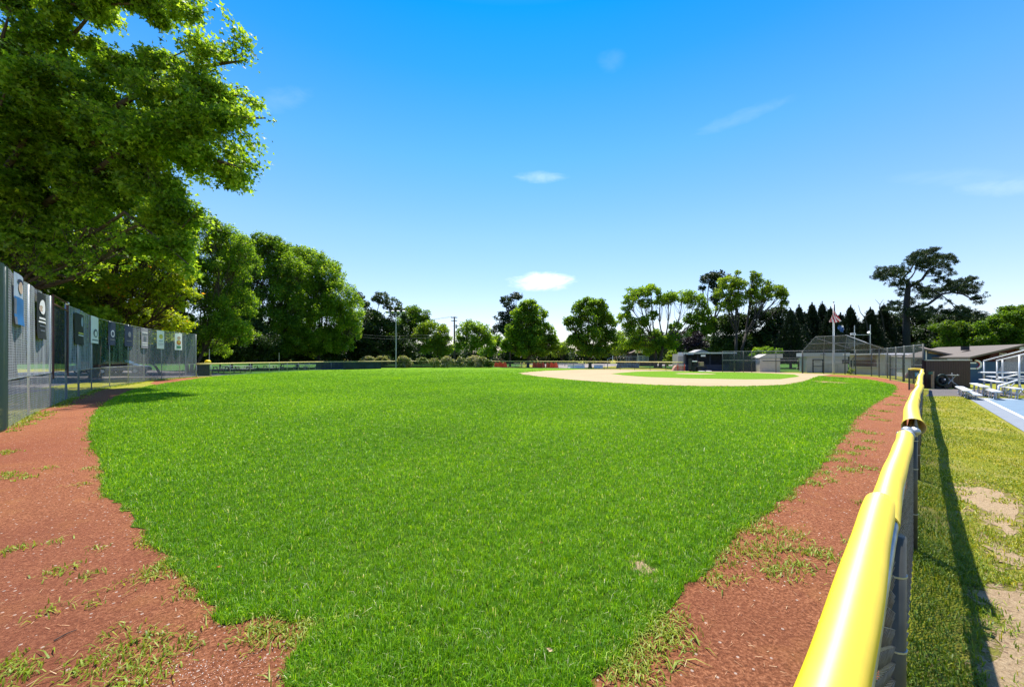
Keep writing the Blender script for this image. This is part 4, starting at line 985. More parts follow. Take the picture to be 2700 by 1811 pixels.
# navy dugout
a, Lw, ang = wall_between(1806, 52.5, 1935, 50.5)
dg = root('dugout', (a.x, a.y), 'long dark navy dugout with flat pale edged roof left of the tall mesh', 'dugout', None, ang)
MB().box((Lw / 2, 2.2, 1.15), (Lw, .15, 2.3)).build('back_wall', m_navy, dg)
for x in (0.07, Lw - .07): MB().box((x, 1.1, 1.15), (.14, 2.05, 2.3)).build('side_wall', m_navy, dg)
MB().box((Lw / 2, 0, .45), (Lw, .12, .9)).build('front_wall', m_navy, dg)
for x in (.1, 1.6, 3.1, 4.6, Lw - .1): MB().box((x, -.02, 1.2), (.1, .1, 2.4)).build('post', m_navy, dg)
MB().box((Lw / 2, 1.0, 2.45), (Lw + .5, 3.0, .12)).build('roof', m_roofg, dg)
MB().box((Lw / 2, -.52, 2.46), (Lw + .5, .05, .18)).build('fascia', m_galv, dg)
MB().box((Lw / 2, 1.8, .5), (Lw - .6, .4, .06)).build('bench', m_tan, dg)
MB().box((2.2, -.56, 2.1), (.55, .05, .22)).build('notice', m_white, dg)
# low gabled shed roof behind it
a2, L2, an2 = wall_between(1790, 56, 1868, 56)
sh = root('shed', (a2.x, a2.y), 'pale sided shed with low gable peeking above the navy dugout', 'shed')
MB().box((1.0, 1, 1.2), (2.2, 2, 2.4)).build('wall', m_block, sh); MB().box((1.0, -.05, 2.35), (2.3, .08, .55)).build('fascia', m_white, sh)
MB().prism([(2.2, 2.62), (3.3, 3.05), (4.6, 2.62)], -.1, 2).build('gable_roof', m_roofg, sh); MB().box((3.4, 1.5, 1.3), (2.3, .9, 2.6)).build('rear_wall', m_navy, sh)
# beige dugout
a, Lw, ang = wall_between(2005.5, 48.2, 2113, 46.8)
bd = root('beige_dugout', (a.x, a.y), 'beige panelled dugout with a sloping grey roof and dark slot', 'dugout', None, ang)
MB().box((Lw / 2, 1.1, .88), (Lw, 2.2, 1.76)).build('wall', m_beige, bd)
MB().prism([(-.18, 1.77), (-.18, 1.83), (.65, 2.28), (2.4, 2.3), (2.4, 1.77)], 0, Lw + .16).build('roof', m_beige, bd)
o = bd.children[-1]; o.rotation_euler = (0, 0, -math.pi / 2); o.matrix_local = Matrix(((0, 1, 0, -.08), (1, 0, 0, 0), (0, 0, 1, 0), (0, 0, 0, 1)))
MB().box((Lw / 2 - .3, -.03, 1.40), (Lw - 1.0, .05, .06)).build('slot', m_black, bd)
MB().box((Lw / 2, -.04, 1.77), (Lw + .1, .05, .05)).build('trim', m_roofg, bd)
# grey block press building
a, Lw, ang = wall_between(2127, 46.6, 2236, 44.8)
pb = root('press_building', (a.x, a.y), 'pale grey block building with framed door behind the flagpole', 'building', None, ang)
MB().box((Lw / 2, 2, .98), (Lw, 4, 1.96)).build('wall', m_block, pb)
MB().box((Lw / 2 - .1, 1.95, 2.19), (Lw + .5, 4.2, .46)).build('roof', M('pale_fascia', (.50, .51, .54), .8, .05), pb)
mb = MB(); x0, x1 = .62, 1.55
for x in (x0, x1): mb.box((x, -.03, .8), (.10, .08, 1.6))
mb.box(((x0 + x1) / 2, -.03, 1.58), (1.03, .085, .10)); mb.box(((x0 + x1) / 2, -.03, .78), (.9, .075, .07))
df = mb.build('door_frame', m_dark, pb); MB().box(((x0 + x1) / 2, -.015, .8), (.83, .05, 1.5)).build('door', m_block, df)
MB().box((1.05, -.04, 1.36), (.6, .05, .05)).build('door_vent', m_dark, pb)
MB().box((1.5, -.32, 2.2), (.5, .04, .14)).build('house_number_plate', m_roofg, pb)
mb = MB(); [mb.box((x, -.02, .5), (.04, .04, .95)) for x in (2.05, 2.95)]; mb.box((2.5, -.02, .99), (.94, .045, .04)); mb.build('hatch', m_galv, pb)
mb = MB(); sgn = MB().box((3.72, -.05, 1.35), (.68, .05, .42)).build('wall_sign', m_maroon, pb)
for z in (1.44, 1.35, 1.26): MB().box((3.72, -.08, z), (.45, .02, .035)).build('sign_lettering', m_block, sgn)
# concession stand with the serving window
a, Lw, ang = wall_between(2240, 43.4, 2334, 38.6)
cb = root('concession_stand', (a.x, a.y), 'grey concession stand with brown serving window and raised tan shutter', 'building', None, ang)
MB().box((Lw / 2, 2.2, 1.05), (Lw, 4.4, 2.1)).build('wall', m_block, cb)
MB().box((Lw / 2, 1.9, 2.19), (Lw + .5, 4.9, .14)).build('roof', m_white, cb)
MB().box((Lw * .5, -.03, 1.2), (Lw * .56, .06, .72)).build('serving_window', m_brown, cb)
MB().box((Lw * .5, -.30, 1.80), (Lw * .60, .6, .05), rx=.9).build('shutter', m_tan, cb)
MB().box((Lw * .5, -.1, .82), (Lw * .60, .22, .05)).build('counter', m_white, cb)
for x in (.3, Lw * .16): MB().box((x, -.03, 1.15), (.22, .06, .75)).build('narrow_window', m_dark, cb)
a, Lw, ang = wall_between(2337, 40, 2398, 34)
ws = root('storage_building', (a.x, a.y), 'white walled storage building behind the mesh gate at right', 'building', None, ang)
MB().box((Lw / 2, 1.6, .95), (Lw, 3, 1.9)).build('wall', M('storage_wall', (.55, .59, .66), .8, .05), ws); MB().box((Lw / 2, 1.5, 1.96), (Lw + .3, 3.4, .1)).build('roof', m_white, ws)

# ------------------------------------------------------------------ backstop
bs_pts = [G(2117, 984.3), G(2172, 985.3), G(2228, 986.8), G(2256, 988), G(2298, 991.5), G(2318, 994), G(2340, 997), G(2362, 1001), G(2384, 1006.5), G(2409, 1011), G(2434, 1015)]
bk = fence_run('backstop_fence', bs_pts, 2.62, 'high backstop fence with dark posts in front of the grey buildings', rails=(1.3, 2.62), nets=[(.03, 2.62, netmat('backstop_link', (.10, .12, .12), .36), 'chain_link')], post_r=.045, post_m=m_post, ph=.06)
o = Vector((bs_pts[0][0], bs_pts[0][1], 0)); mb = MB()
LL = [Vector((*p, 2.62)) - o for p in bs_pts]
TA, TB = AT(2150, 888, 43) - o, AT(2234, 884, 41) - o; TC = AT(2338, 923, 34.2) - o
pr = MB(); pr.tube([LL[0], TA, TB, TC], .026, 6); pr.tube([TB + Vector((.15, .4, .05)), TC + Vector((.1, .4, .1))], .035, 6); pr.tube([TB + Vector((.1, .2, .03)), TC + Vector((.05, .2, .05))], .03, 6)
mid = lambda a, b, t: a + (b - a) * t
pr.tube([mid(LL[0], TA, .5), mid(LL[2], TB, .5)], .03, 6); pr.tube([LL[1], mid(TA, TB, .3)], .03, 6); pr.tube([LL[2], TB], .03, 6); pr.tube([mid(TA, LL[1], .1), LL[3]], .03, 6); pr.tube([mid(LL[2], TB, .5), mid(LL[4], mid(TB, TC, .4), .6)], .03, 6)
pr.build('hood_frame', m_galvd, bk)
nb = MB(); nb.quad(LL[0], LL[1], mid(TA, TB, .3), TA); nb.quad(LL[1], LL[2], TB, mid(TA, TB, .3)); nb.quad(LL[2], LL[4], mid(TB, TC, .5), TB); nb.add([LL[4], LL[6], TC, mid(TB, TC, .5)], [(0, 1, 2, 3)]); nb.build('hood_netting', m_hood, bk)
fence_run('dugout_fence', [G(1905, 981), G(1936, 981.4), G(1960, 981.8), G(1982, 982), G(2046, 983), G(2115, 984.3)], 2.62, 'tall mesh fence with pale top rail in front of the beige dugout', rails=(1.5, 2.62), nets=[(.03, 2.62, m_link, 'chain_link')], post_r=.04, post_m=m_post)
# dark mesh bay between the dugouts
a, b = G(1932, 980.5), G(2003, 981.5); mb = MB(); z = 2.55
mb.quad((a[0], a[1] + .8, .05), (b[0], b[1] + .8, .05), (b[0], b[1] + .8, z - .6), (a[0], a[1] + .8, z - .2)); tag(mb.build('dark_screen', m_linkdd), 'dark windscreen filling the bay between navy and beige dugouts', 'screen')
o = MB().box((0, 0, 0), (3.2, .8, 1.3)).build('equipment_box', M('blue_box', (.01, .03, .09), .7, .3, 2), bevel=.03); p = AT(1975, 945, 50.5); o.location = (p.x, p.y, .65); tag(o, 'dark blue storage box behind the mesh beside the beige dugout', 'storage box')
# gate in the fence
a, b = G(2347, 1003), G(2381, 1006.5); r_ = root('mesh_gate', a, 'open mesh gate with thin dark frame at the end of the track', 'gate'); A0 = Vector((0, 0, 0)); B0 = Vector((b[0] - a[0], b[1] - a[1], 0))
mb = MB(); hgt = 1.95; up_ = Vector((0, 0, hgt)); mb.tube([A0, A0 + up_, B0 + up_, B0, A0], .035, 6); mb.tube([A0 + up_ * .5, B0 + up_ * .5], .025, 6); mb.build('gate_frame', m_post, r_)
MB().quad(A0, B0, B0 + up_, A0 + up_).build('mesh', m_link, r_)
# short tubes above: speaker frame
p = AT(2253, 945, 46); r_ = root('speaker_frame', (p.x, p.y), 'pipe frame holding a small white sign and lamp above the backstop', 'frame'); zz = lambda y: zat(y, 46)
mb = MB(); x2 = (2294.5 - 2253) / FPX * 46; mb.tube([(0, 0, 0), (0, 0, zz(858))], .045, 6); mb.tube([(x2, 0, 0), (x2, 0, zz(856))], .045, 6); mb.tube([(0, 0, zz(883)), (x2, 0, zz(883))], .035, 6); mb.build('pipe_frame', m_galv, r_)
sg = MB().box((-.25, -.08, zz(881)), (.62, .06, .26)).build('small_sign', m_white, r_); MB().box((-.25, -.12, zz(881.5)), (.45, .02, .10)).build('sign_lettering', m_blue, sg)
mb = MB(); mb.tube([(x2 - .05, -.1, zz(880)), (x2 - .35, -.15, zz(876))], [.05, .16], 10); mb.build('lamp', m_flagw, r_)

# ------------------------------------------------------------------ barricade, cart, grill things left of the dugout
p = AT(1790, 945, 52.5); r_ = root('barricade', (p.x, p.y), 'pale orange and white barricade box beside the low fence end', 'barrier')
MB().prism([(-.95, 0), (-.75, .45), (-.45, .8), (.75, .8), (.75, 0)], -.3, .3).build('board', M('faded_pink_board', (.60, .33, .24), .7, .2, 4), r_)
for x in (-.3, .62): MB().box((x, -.34, .48), (.09, .07, .98)).build('post', m_orange, r_)
MB().box((.15, -.33, .78), (1.3, .06, .12)).build('rail', m_white, r_)
p = AT(1838, 945, 50); r_ = root('field_cart', (p.x, p.y), 'dark field grooming cart with white seat parked by the navy dugout', 'cart')
MB().box((0, 0, .62), (1.9, .9, .18)).build('chassis', m_black, r_, bevel=.03); MB().box((-.45, 0, 1.35), (.75, .5, .12)).build('seat', m_white, r_, bevel=.03)
MB().box((-.9, 0, 1.0), (.12, .8, 1.5)).build('mast', m_dark, r_); MB().box((-.35, 0, .95), (.5, .5, .5)).build('engine', m_black, r_, bevel=.04)
MB().box((.45, -.1, .95), (.55, .5, .65)).build('canvas_bin', m_tan, r_, bevel=.03); mb = MB(); mb.tube([(-.1, -.3, 1.2), (.6, -.3, 1.25), (1.0, -.3, .8), (1.2, -.3, .3)], .04, 6); mb.build('handlebar', m_dark, r_)
for x in (-.65, .1):
    for y in (-.45, .45): MB().tube([(x, y - .06, .26), (x, y + .06, .26)], .26, 14).build('wheel', m_black, r_)
for i, (px, py) in enumerate([(1850, 980.5), (1868, 980)]):
    c = G(px, py); mb = MB(); n = 16; mb.tube([(.34 * math.cos(6.283 * k / n), .34 * math.sin(6.283 * k / n), .07) for k in range(n + 1)], .05, 6); o = mb.build('hose_coil', m_white, None, True); o.location = (c[0], c[1], .02)
    tag(o, ['pale hose coil on the grass under the field cart', 'pale hose coil on the grass right of the field cart'][i], 'hose')

# ------------------------------------------------------------------ right: maroon fence wall, brown-roofed buildings
a = Vector((*G(2440, 1024), 0)); b = Vector((*G(2558, 1021), 0)); v = b - a; ang = math.atan2(v.y, v.x); Lw = v.length
mw = root('board_fence', a, 'dark maroon board fence with pale top rail beyond the yellow cap end', 'fence', None, ang)
mb = MB(); n = 18
for k in range(n): mb.box((Lw * (k + .5) / n, 0, .80), (Lw / n - .012, .03, 1.6))
mb.build('boards', m_maroon, mw)
for x in (0, Lw / 2, Lw): MB().box((x, .07, .82), (.1, .1, 1.64)).build('post', m_maroon, mw)
MB().box((Lw / 2, -.03, 1.63), (Lw + .1, .08, .05)).build('top_rail', m_galv, mw)
mb = MB(); mb.box((Lw * .72, -.04, 1.665), (Lw * .5, .05, .03)); mb.build('pipe', m_alu, mw)
# left building with a single slope
d1 = 34
def bld(px0, d0_, px1, d1_, label, wallm, roof_px, roofm, name='clubhouse', depth=5.5):
    a, wdt, ang = wall_between(px0, d0_, px1, d1_); A_ = Vector((a.x, a.y)); V_ = Vector((math.cos(ang), math.sin(ang)))
    r_ = root(name, (a.x, a.y), label, 'building', None, ang)
    def loc(px, py):
        s_ = (px - CX) / FPX; t = (s_ * A_.y - A_.x) / (V_.x - s_ * V_.y); return t, zat(py, A_.y + V_.y * t)
    pr = [loc(x, y) for x, y in roof_px]
    wall = [(0, 0)] + [(x, z - .10) for x, z in pr if -.01 <= x <= wdt + .01] + [(wdt, 0)]
    MB().prism(wall, 0, depth).build('wall', wallm, r_)
    mb = MB()
    for (xa, za), (xb, zb) in zip(pr, pr[1:]): mb.prism([(xa, za - .13), (xa, za), (xb, zb), (xb, zb - .13)], -.5, depth + .3)
    mb.build('roof', roofm, r_); return r_, loc, wdt
lb_, lc, lw = bld(2428, 30.5, 2546, 28.6, 'low maroon and blue building with a roof sloping down to the right', m_blue, [(2425, 914), (2436, 917.5), (2492, 929), (2549, 941)], m_brownroof, depth=1.6)
x0_, z0_ = lc(2448, 931); x1_, z1_ = lc(2500, 938); mb = MB(); za_, zb_ = lc(2448, 923)[1], lc(2520, 940)[1]
mb.prism([(x0_, z0_), (x0_, za_ - .1), (lc(2530, 945)[0], zb_ - .25), (lc(2530, 945)[0], z1_ - .1)], -.08, 0.0); mb.build('tan_panel', m_tan, lb_); MB().box((lc(2443, 945)[0], -.12, 2.0), (.07, .05, .7)).build('downpipe', m_white, lb_)
rb, rc, rw = bld(2556, 27.0, 2900, 25.0, 'maroon gabled clubhouse with pale brown roof behind the bleachers', m_maroon2, [(2541, 941), (2620, 923), (2684, 908), (2760, 926), (2920, 962)], M('pale_shingles', (.15, .125, .105), .9, .15, 30, bump=.5, bscale=50), depth=7)
MB().box((rw / 2, -.05, .75), (rw, .08, 1.5)).build('blue_wainscot', m_blue, rb)
MB().tube([(1.15, 2.2, 2.35), (1.15, 2.2, 2.65)], .22, 12).build('roof_vent', m_dark, rb)
x_, z_ = rc(2682, 919); MB().box((x_, -.3, z_), (.35, .25, .2), ry=.3).build('floodlight', m_galv, rb)
mb = MB()
for k in range(6):
    x_, z_ = rc(2634 + 3.4 * k, 934); mb.box((x_, -.06, z_ + .03 * (k % 2)), (.04, .03, .10 if k % 2 else .18))
mb.build('wall_lettering', m_block, rb)
# round emblem: arc and bars
ex, ez = rc(2568, 961); c = (ex, -.12, ez)
for rr_, mt, nm, w_ in ((.29, m_flagw, 'outer_arc', .065), (.22, M('emblem_red', (.45, .03, .08), .6), 'red_arc', .025)):
    pts = [(c[0] + rr_ * math.sin(t), c[1], c[2] + rr_ * math.cos(t)) for t in [math.pi * (.0 + .92 * i / 16) for i in range(17)]]
    MB().tube(pts, w_, 6).build(nm, mt, rb)
for z in (.12, -.28): MB().box((c[0] - .15, -.1, c[2] + z), (.4, .04, .09)).build('emblem_bar', m_flagw, rb)
# barrels, bicycle-like clutter by the maroon fence
p = G(2468, 1024); mb = MB(); r_ = root('hose_reel', (p[0], p[1] - .3), 'dark green hose reel standing at the foot of the maroon fence', 'hose reel')
mb.tube([(.30 * math.cos(k * .4488), 0, .5 + .30 * math.sin(k * .4488)) for k in range(15)], .065, 8); mb.build('coiled_hose', M('hose_green', (.006, .02, .014), .6, .3, 12), r_, smooth=True)
MB().tube([(0, -.1, .5), (0, .25, .5)], .14, 12).build('drum', m_dark, r_); MB().box((0, .12, .3), (.5, .1, .6)).build('stand', m_dark, r_); MB().ball((.02, -.12, .54), .045).build('hub', m_white, r_)
p = G(2449, 1024); r_ = root('spigot_post', (p[0], p[1] - .2), 'short wooden post with green tap left of the hose reel', 'post')
MB().box((0, 0, .5), (.09, .09, 1.0)).build('post', m_tan, r_); MB().box((-.12, 0, .9), (.14, .1, .14)).build('tap', M('tap_green', (.03, .12, .08), .5), r_)
p = G(2492, 1024); r_ = root('hand_cart', (p[0], p[1] - .25), 'jumble of bare metal cart and rakes beside the hose reel', 'cart')
mb = MB(); mb.tube([(-.3, 0, .1), (.3, 0, .75), (.45, 0, .8)], .025, 6); mb.tube([(-.2, .1, .75), (.35, -.1, .15)], .02, 6); mb.tube([(.3, .1, .1), (.1, 0, .9)], .02, 6); mb.box((.1, 0, .78), (.5, .3, .04)); mb.build('frame', m_galv, r_)
for x in (-.25, .3): MB().tube([(x, -.05, .16), (x, .03, .16)], .16, 12).build('wheel', m_black, r_)

# ------------------------------------------------------------------ bleachers
def bleacher():
    base = Vector((20.15, 17.2, 0)); r_ = root('bleachers', base, 'aluminium bleachers with chain link guard rails beside the blue court', 'bleachers')
    # rows run from the left front towards the right rear of frame
    ax = Vector((1.0, -.28, 0)).normalized(); back = Vector((.28, 1.0, 0)).normalized()
    P = lambda u, v, z: ax * u + back * v + Vector((0, 0, z))
    def plank(u0, u1, v, z, w_, name, mat=m_alu, th=.04):
        mb = MB(); a_, b_, c_, d_ = P(u0, v, z), P(u1, v, z), P(u1, v + w_, z), P(u0, v + w_, z); dn = Vector((0, 0, -th))
        mb.add([a_, b_, c_, d_, a_ + dn, b_ + dn, c_ + dn, d_ + dn], [(0, 1, 2, 3), (4, 7, 6, 5), (0, 4, 5, 1), (1, 5, 6, 2), (2, 6, 7, 3), (3, 7, 4, 0)]); mb.build(name, mat, r_)
    for k in range(5):
        plank(1.1 - .0 * k, 9, k * .62, .44 + .20 * k, .27, 'seat'); plank(1.1, 9, k * .62 - .33, .18 + .20 * k, .27, 'footboard')
    for u in (1.3, 3.2, 5.1, 7.0):
        mb = MB()
        mb.tube([P(u, -.3, .06), P(u, 2.9, .06)], .03, 6)
        for k in range(5): mb.tube([P(u, k * .62 + .1, .05), P(u, k * .62 + .1, .42 + .2 * k)], .022, 6)
        mb.tube([P(u, 0, .1), P(u, 2.7, 1.2)], .025, 6); mb.tube([P(u, .6, .62), P(u, 1.6, .05)], .02, 6)
        mb.build('support_frame', m_galv, r_)
    mb = MB(); e0 = 1.15
    tops = [P(e0, .2, 1.68), P(e0, 2.9, 2.35)]
    for v_, z_ in ((.15, 1.62), (1.5, 1.98), (2.9, 2.35)): mb.tube([P(e0, v_, .05), P(e0, v_, z_)], .028, 6)
    mb.tube([P(e0, .15, 1.62), P(e0, 2.9, 2.35)], .03, 6); mb.tube([P(e0, .15, .6), P(e0, 2.9, 1.3)], .025, 6)
    mb.tube([P(e0, 2.9, 2.35), P(9, 2.9, 2.35)], .03, 6); mb.tube([P(e0, 2.9, 1.9), P(9, 2.9, 1.9)], .025, 6)
    mb.build('guard_rail', m_alu, r_, smooth=True)
    return r_
# stepped guard rail and mesh as seen in the photo, built in its own frame
bl = root('bleachers', (*G(2632, 1049), 0), 'aluminium bleachers with chain link guard rails beside the blue court', 'bleachers'); ob = Vector(bl.location)
def BP(px, py, d): return AT(px, py, d) - ob
def pipe(pts, r=.028, name='guard_rail', mat=m_alu): return MB().tube(pts, r, 8).build(name, mat, bl, smooth=True)
def plank2(px0, px1, y0_, y1_, d, w_=.26, dz=.04, name='seat'):
    """plank running away from the viewer to the right"""
    a = BP(px0, y0_, d); z = a.z; d1_ = (H - (z + ob.z)) * FPX / (y1_ - HY); b = BP(px1, y1_, d1_); dr = (b - a); dr.z = 0; dr.normalize(); nr = Vector((-dr.y, dr.x, 0)) * w_
    b.z = z; dn = Vector((0, 0, -dz)); vs = [a, b, b + nr, a + nr]; vs += [q + dn for q in vs]
    MB().add(vs, [(0, 1, 2, 3), (4, 7, 6, 5), (0, 4, 5, 1), (1, 5, 6, 2), (2, 6, 7, 3), (3, 7, 4, 0)]).build(name, m_alu, bl)
    for t in (.12, .5, .88):
        mb = MB(); q = a + (b - a) * t + nr * .5; mb.tube([(q.x, q.y, -.0), (q.x, q.y, z - .03)], .02, 6); mb.tube([(q.x - .1, q.y, .05), (q.x + .1, q.y + .1, z - .03)], .014, 5); mb.build('leg', m_galv, bl)
E7 = lambda x, y: (2360 + x / 6.532, 880 + y / 6.532)
for (xa, ya, xb, yb, d) in [(1030, 900, 1180, 975, 18.6), (1180, 985, 1340, 1045, 17.4), (1280, 845, 1480, 905, 19.4), (1480, 930, 1680, 990, 17.6), (1440, 775, 1750, 825, 19.6), (1560, 725, 1900, 760, 20.2), (1790, 900, 2060, 940, 17.2)]:
    (pa, qa), (pb_, qb) = E7(xa, ya), E7(xb, yb); plank2(pa, pb_, qa, qb, d)
for (xa, ya, xb, yb, d) in [(1960, 775, 2400, 800, 19.0), (2150, 735, 2700, 750, 19.6), (2150, 815, 2700, 850, 17.6), (1470, 665, 2700, 690, 21.0)]:
    (pa, qa), (pb_, qb) = E7(xa, ya), E7(xb, yb); a = BP(pa, qa, d); b = BP(pb_, qb, d - .4); b.z = a.z; MB().box((a + b) / 2, ((b - a).length, .26, .05), math.atan2((b - a).y, (b - a).x)).build('seat', m_alu, bl)
def p7(x, y, d): return BP(*E7(x, y), d)
pipe([p7(1530, 770, 20.4), p7(1530, 465, 20.4), p7(2221, 285, 17.6), p7(2700, 165, 16.4)], .035)
pipe([p7(1755, 800, 18.8), p7(1755, 460, 18.8), p7(2140, 370, 17.4), p7(2221, 350, 17.2), p7(2700, 240, 16.2)], .035)
for x, yt, yb, d in ((1530, 470, 1010, 20.4), (1850, 440, 1030, 18.6), (2140, 370, 1080, 17.3), (1755, 470, 1000, 18.8)):
    q = p7(x, yt, d); pipe([q, Vector((q.x, q.y, 0))], .03, 'rail_post')
pipe([p7(1480, 665, 19.5), p7(1850, 670, 18.6), p7(2110, 672, 17.6)], .04)
pipe([p7(1785, 1105, 16.7), p7(1785, 900, 16.7), p7(2100, 800, 16.9)], .04)
pipe([p7(1755, 780, 18.4), p7(1860, 760, 18), p7(2110, 705, 17.4)], .035)
for pts in ([(1890, 1040), (1885, 930)], [(1900, 1050), (2000, 940)], [(2100, 1100), (2180, 980), (2260, 930)], [(2150, 870), (2180, 980), (2260, 1060)], [(1960, 880), (2000, 905), (2060, 850)], [(2600, 1090), (2400, 850)], [(2330, 1090), (2330, 800)]):
    pipe([p7(x, y, 16.9) for x, y in pts], .024, 'brace', m_galv)
MB().quad(p7(1765, 470, 18.8), p7(2221, 360, 17.2), p7(2221, 655, 17.2), p7(1765, 655, 18.8)).build('mesh_infill', m_link, bl)
mb = MB()
for k in range(26):
    a = p7(1765 + k * 18, 655, 18.8 - 1.6 * k / 26); b = p7(1765 + min(k + 9, 25) * 18, 470 - 110 * min(k + 9, 25) / 25, 18.8 - 1.6 * min(k + 9, 25) / 26); mb.tube([a, b], .006, 4)
mb.build('mesh_wires', m_galv, bl)

# ------------------------------------------------------------------ trees
def spray_points(lobes, leaf, cover, flat=.75, sub=14, subr=.36, seed=0, interior=.12, up=.25):
    """lobes: list of (center, (rx,ry,rz)); returns leaf centres, outward directions and sub-lobe centres"""
    rr = np.random.default_rng(seed); C, D, SC = [], [], []
    for li, (c, r) in enumerate(lobes):
        c = np.array(c); r = np.array(r); rm = float(np.prod(r) ** (1 / 3)); ns = max(5, int(sub * rr.uniform(.8, 1.2)))
        dirs = unit(rr.normal(0, 1, (ns, 3)) + [0, 0, up]); cs = c + dirs * r * rr.uniform(.55, .92, (ns, 1)); rs_ = rm * subr * rr.uniform(.65, 1.35, ns)
        SC.append((li, cs))
        for k in range(ns):
            n = max(4, int(cover * math.pi * rs_[k] ** 2 / (leaf * leaf * .5)))
            q = unit(rr.normal(0, 1, (n, 3))) * (rr.random((n, 1)) ** .45) * rs_[k] * 1.15; q[:, 2] *= flat
            q += rr.normal(0, rs_[k] * .12, (n, 3))
            C.append(cs[k] + q); D.append(unit(q + dirs[k] * rs_[k] * .6 + 1e-6))
        n = int(interior * cover * math.pi * rm * rm / (leaf * leaf * .5)); q = unit(rr.normal(0, 1, (n, 3))) * (rr.random((n, 1)) ** .4) * .8
        C.append(c + q * r); D.append(q)
    return np.concatenate(C), np.concatenate(D), SC
def limb(mb, a, b, r0, r1, rr, bend=.12, n=5, seg=5):
    a, b = Vector(a), Vector(b); L_ = (b - a).length; pts = []; rad = []
    off1 = Vector((rr.uniform(-1, 1), rr.uniform(-1, 1), rr.uniform(-.6, .2))) * L_ * bend
    for i in range(n + 1):
        t = i / n; pts.append(a + (b - a) * t + off1 * math.sin(math.pi * t) + Vector((0, 0, -L_ * .06 * math.sin(math.pi * t)))); rad.append(r0 + (r1 - r0) * t ** .8)
    mb.tube(pts, rad, seg, cap=False); return pts
TREES = []
def tree(name, label, px, d, lobes_px, mat, bark=None, group=None, leaf=None, cover=4.6, trunk_r=None, fork=None, sub=14, subr=.36, flat=.75, seed=0, aspect=.8, upb=.7, rdepth=.85, cat='tree', base_z=0, vmean=.5, stems=1, interior=.12, upl=.25, star=False, extra=None, twigs=True, vsp=.2, lean=0):
    """lobes_px: (px, py, rx_px, rz_px, depth offset in metres)"""
    rr = random.Random(seed + 5); b0 = AT(px, 945, d); o = Vector((b0.x, b0.y, 0)); r_ = root(name, o, label, cat, group)
    lf = leaf or max(.10, .0040 * d)
    lobes = []
    for q in lobes_px:
        x, y, rx, rz = q[:4]; dd = q[4] if len(q) > 4 else 0
        c = AT(x, y, d + dd) - o; k = (d + dd) / FPX; lobes.append(((c.x, c.y, c.z), (rx * k, max(rx, rz) * k * rdepth, rz * k)))
    C, D, SC = spray_points(lobes, lf, cover, flat, sub, subr, seed, interior, upl)
    ok = C[:, 2] > .15; C, D = C[ok], D[ok]
    nr_ = np.random.default_rng(seed + 99); n = len(C)
    U = unit(D * .5 + nr_.normal(0, .6, (n, 3)) + [0, 0, -.25]); NN = nr_.normal(0, .55, (n, 3)) + D * .35 + [0, 0, upb]
    SZ = lf * nr_.uniform(.65, 1.3, n); zc = C[:, 2]; V = np.clip(vmean + .12 * np.sin(C[:, 0] * 1.3 + C[:, 2] * 1.1) + nr_.normal(0, vsp, n), 0, 1)
    (star_leaves if star else leaves)('crown', C, U, NN, SZ, mat, r_, V, *(() if star else (aspect,)))
    # wood
    mb = MB(); tops = sorted(lobes, key=lambda l: l[0][2]); zmax = max(l[0][2] + l[1][2] for l in lobes); zmin = min(l[0][2] - l[1][2] for l in lobes)
    fz = fork if fork else max(1.4, zmin + .15 * (zmax - zmin)); tr = trunk_r or .022 * zmax
    cx = sum(l[0][0] for l in lobes) / len(lobes) * .25; cy = 0
    forks = []
    for s in range(stems):
        ox = (s - (stems - 1) / 2) * tr * 2.6; f_ = Vector((cx + ox * 2.2 + lean, cy, fz))
        mb.tube([(ox, 0, -.05), (ox, 0, .25), (ox * 1.3 + cx * .3 + lean * .3, 0, fz * .5), f_], [tr * 1.35, tr, tr * .85, tr * .7], 9); forks.append(f_)
    for li, (c, r) in enumerate(lobes):
        c = Vector(c); f_ = min(forks, key=lambda q: (q - c).length); st = f_ if c.z > fz + .3 else Vector((f_.x * .6, 0, max(.8, min(fz, c.z - .2))))
        pts = limb(mb, st, c, tr * .5, tr * .18, rr, .12, 6, 6)
        for k, sc in enumerate(SC[li][1]):
            if twigs and k % (2 if d > 40 else 1) == 0:
                limb(mb, pts[rr.choice((3, 4, 5, 6))], sc, max(.012, tr * .13), .006 * max(1, d / 20), rr, .15, 3, 4)
    for pth, rad in (extra or []): mb.tube([Vector(p) - o for p in pth], rad, 6, cap=False)
    mb.build('trunk', bark or m_bark, r_, smooth=True)
    TREES.append(r_); return r_

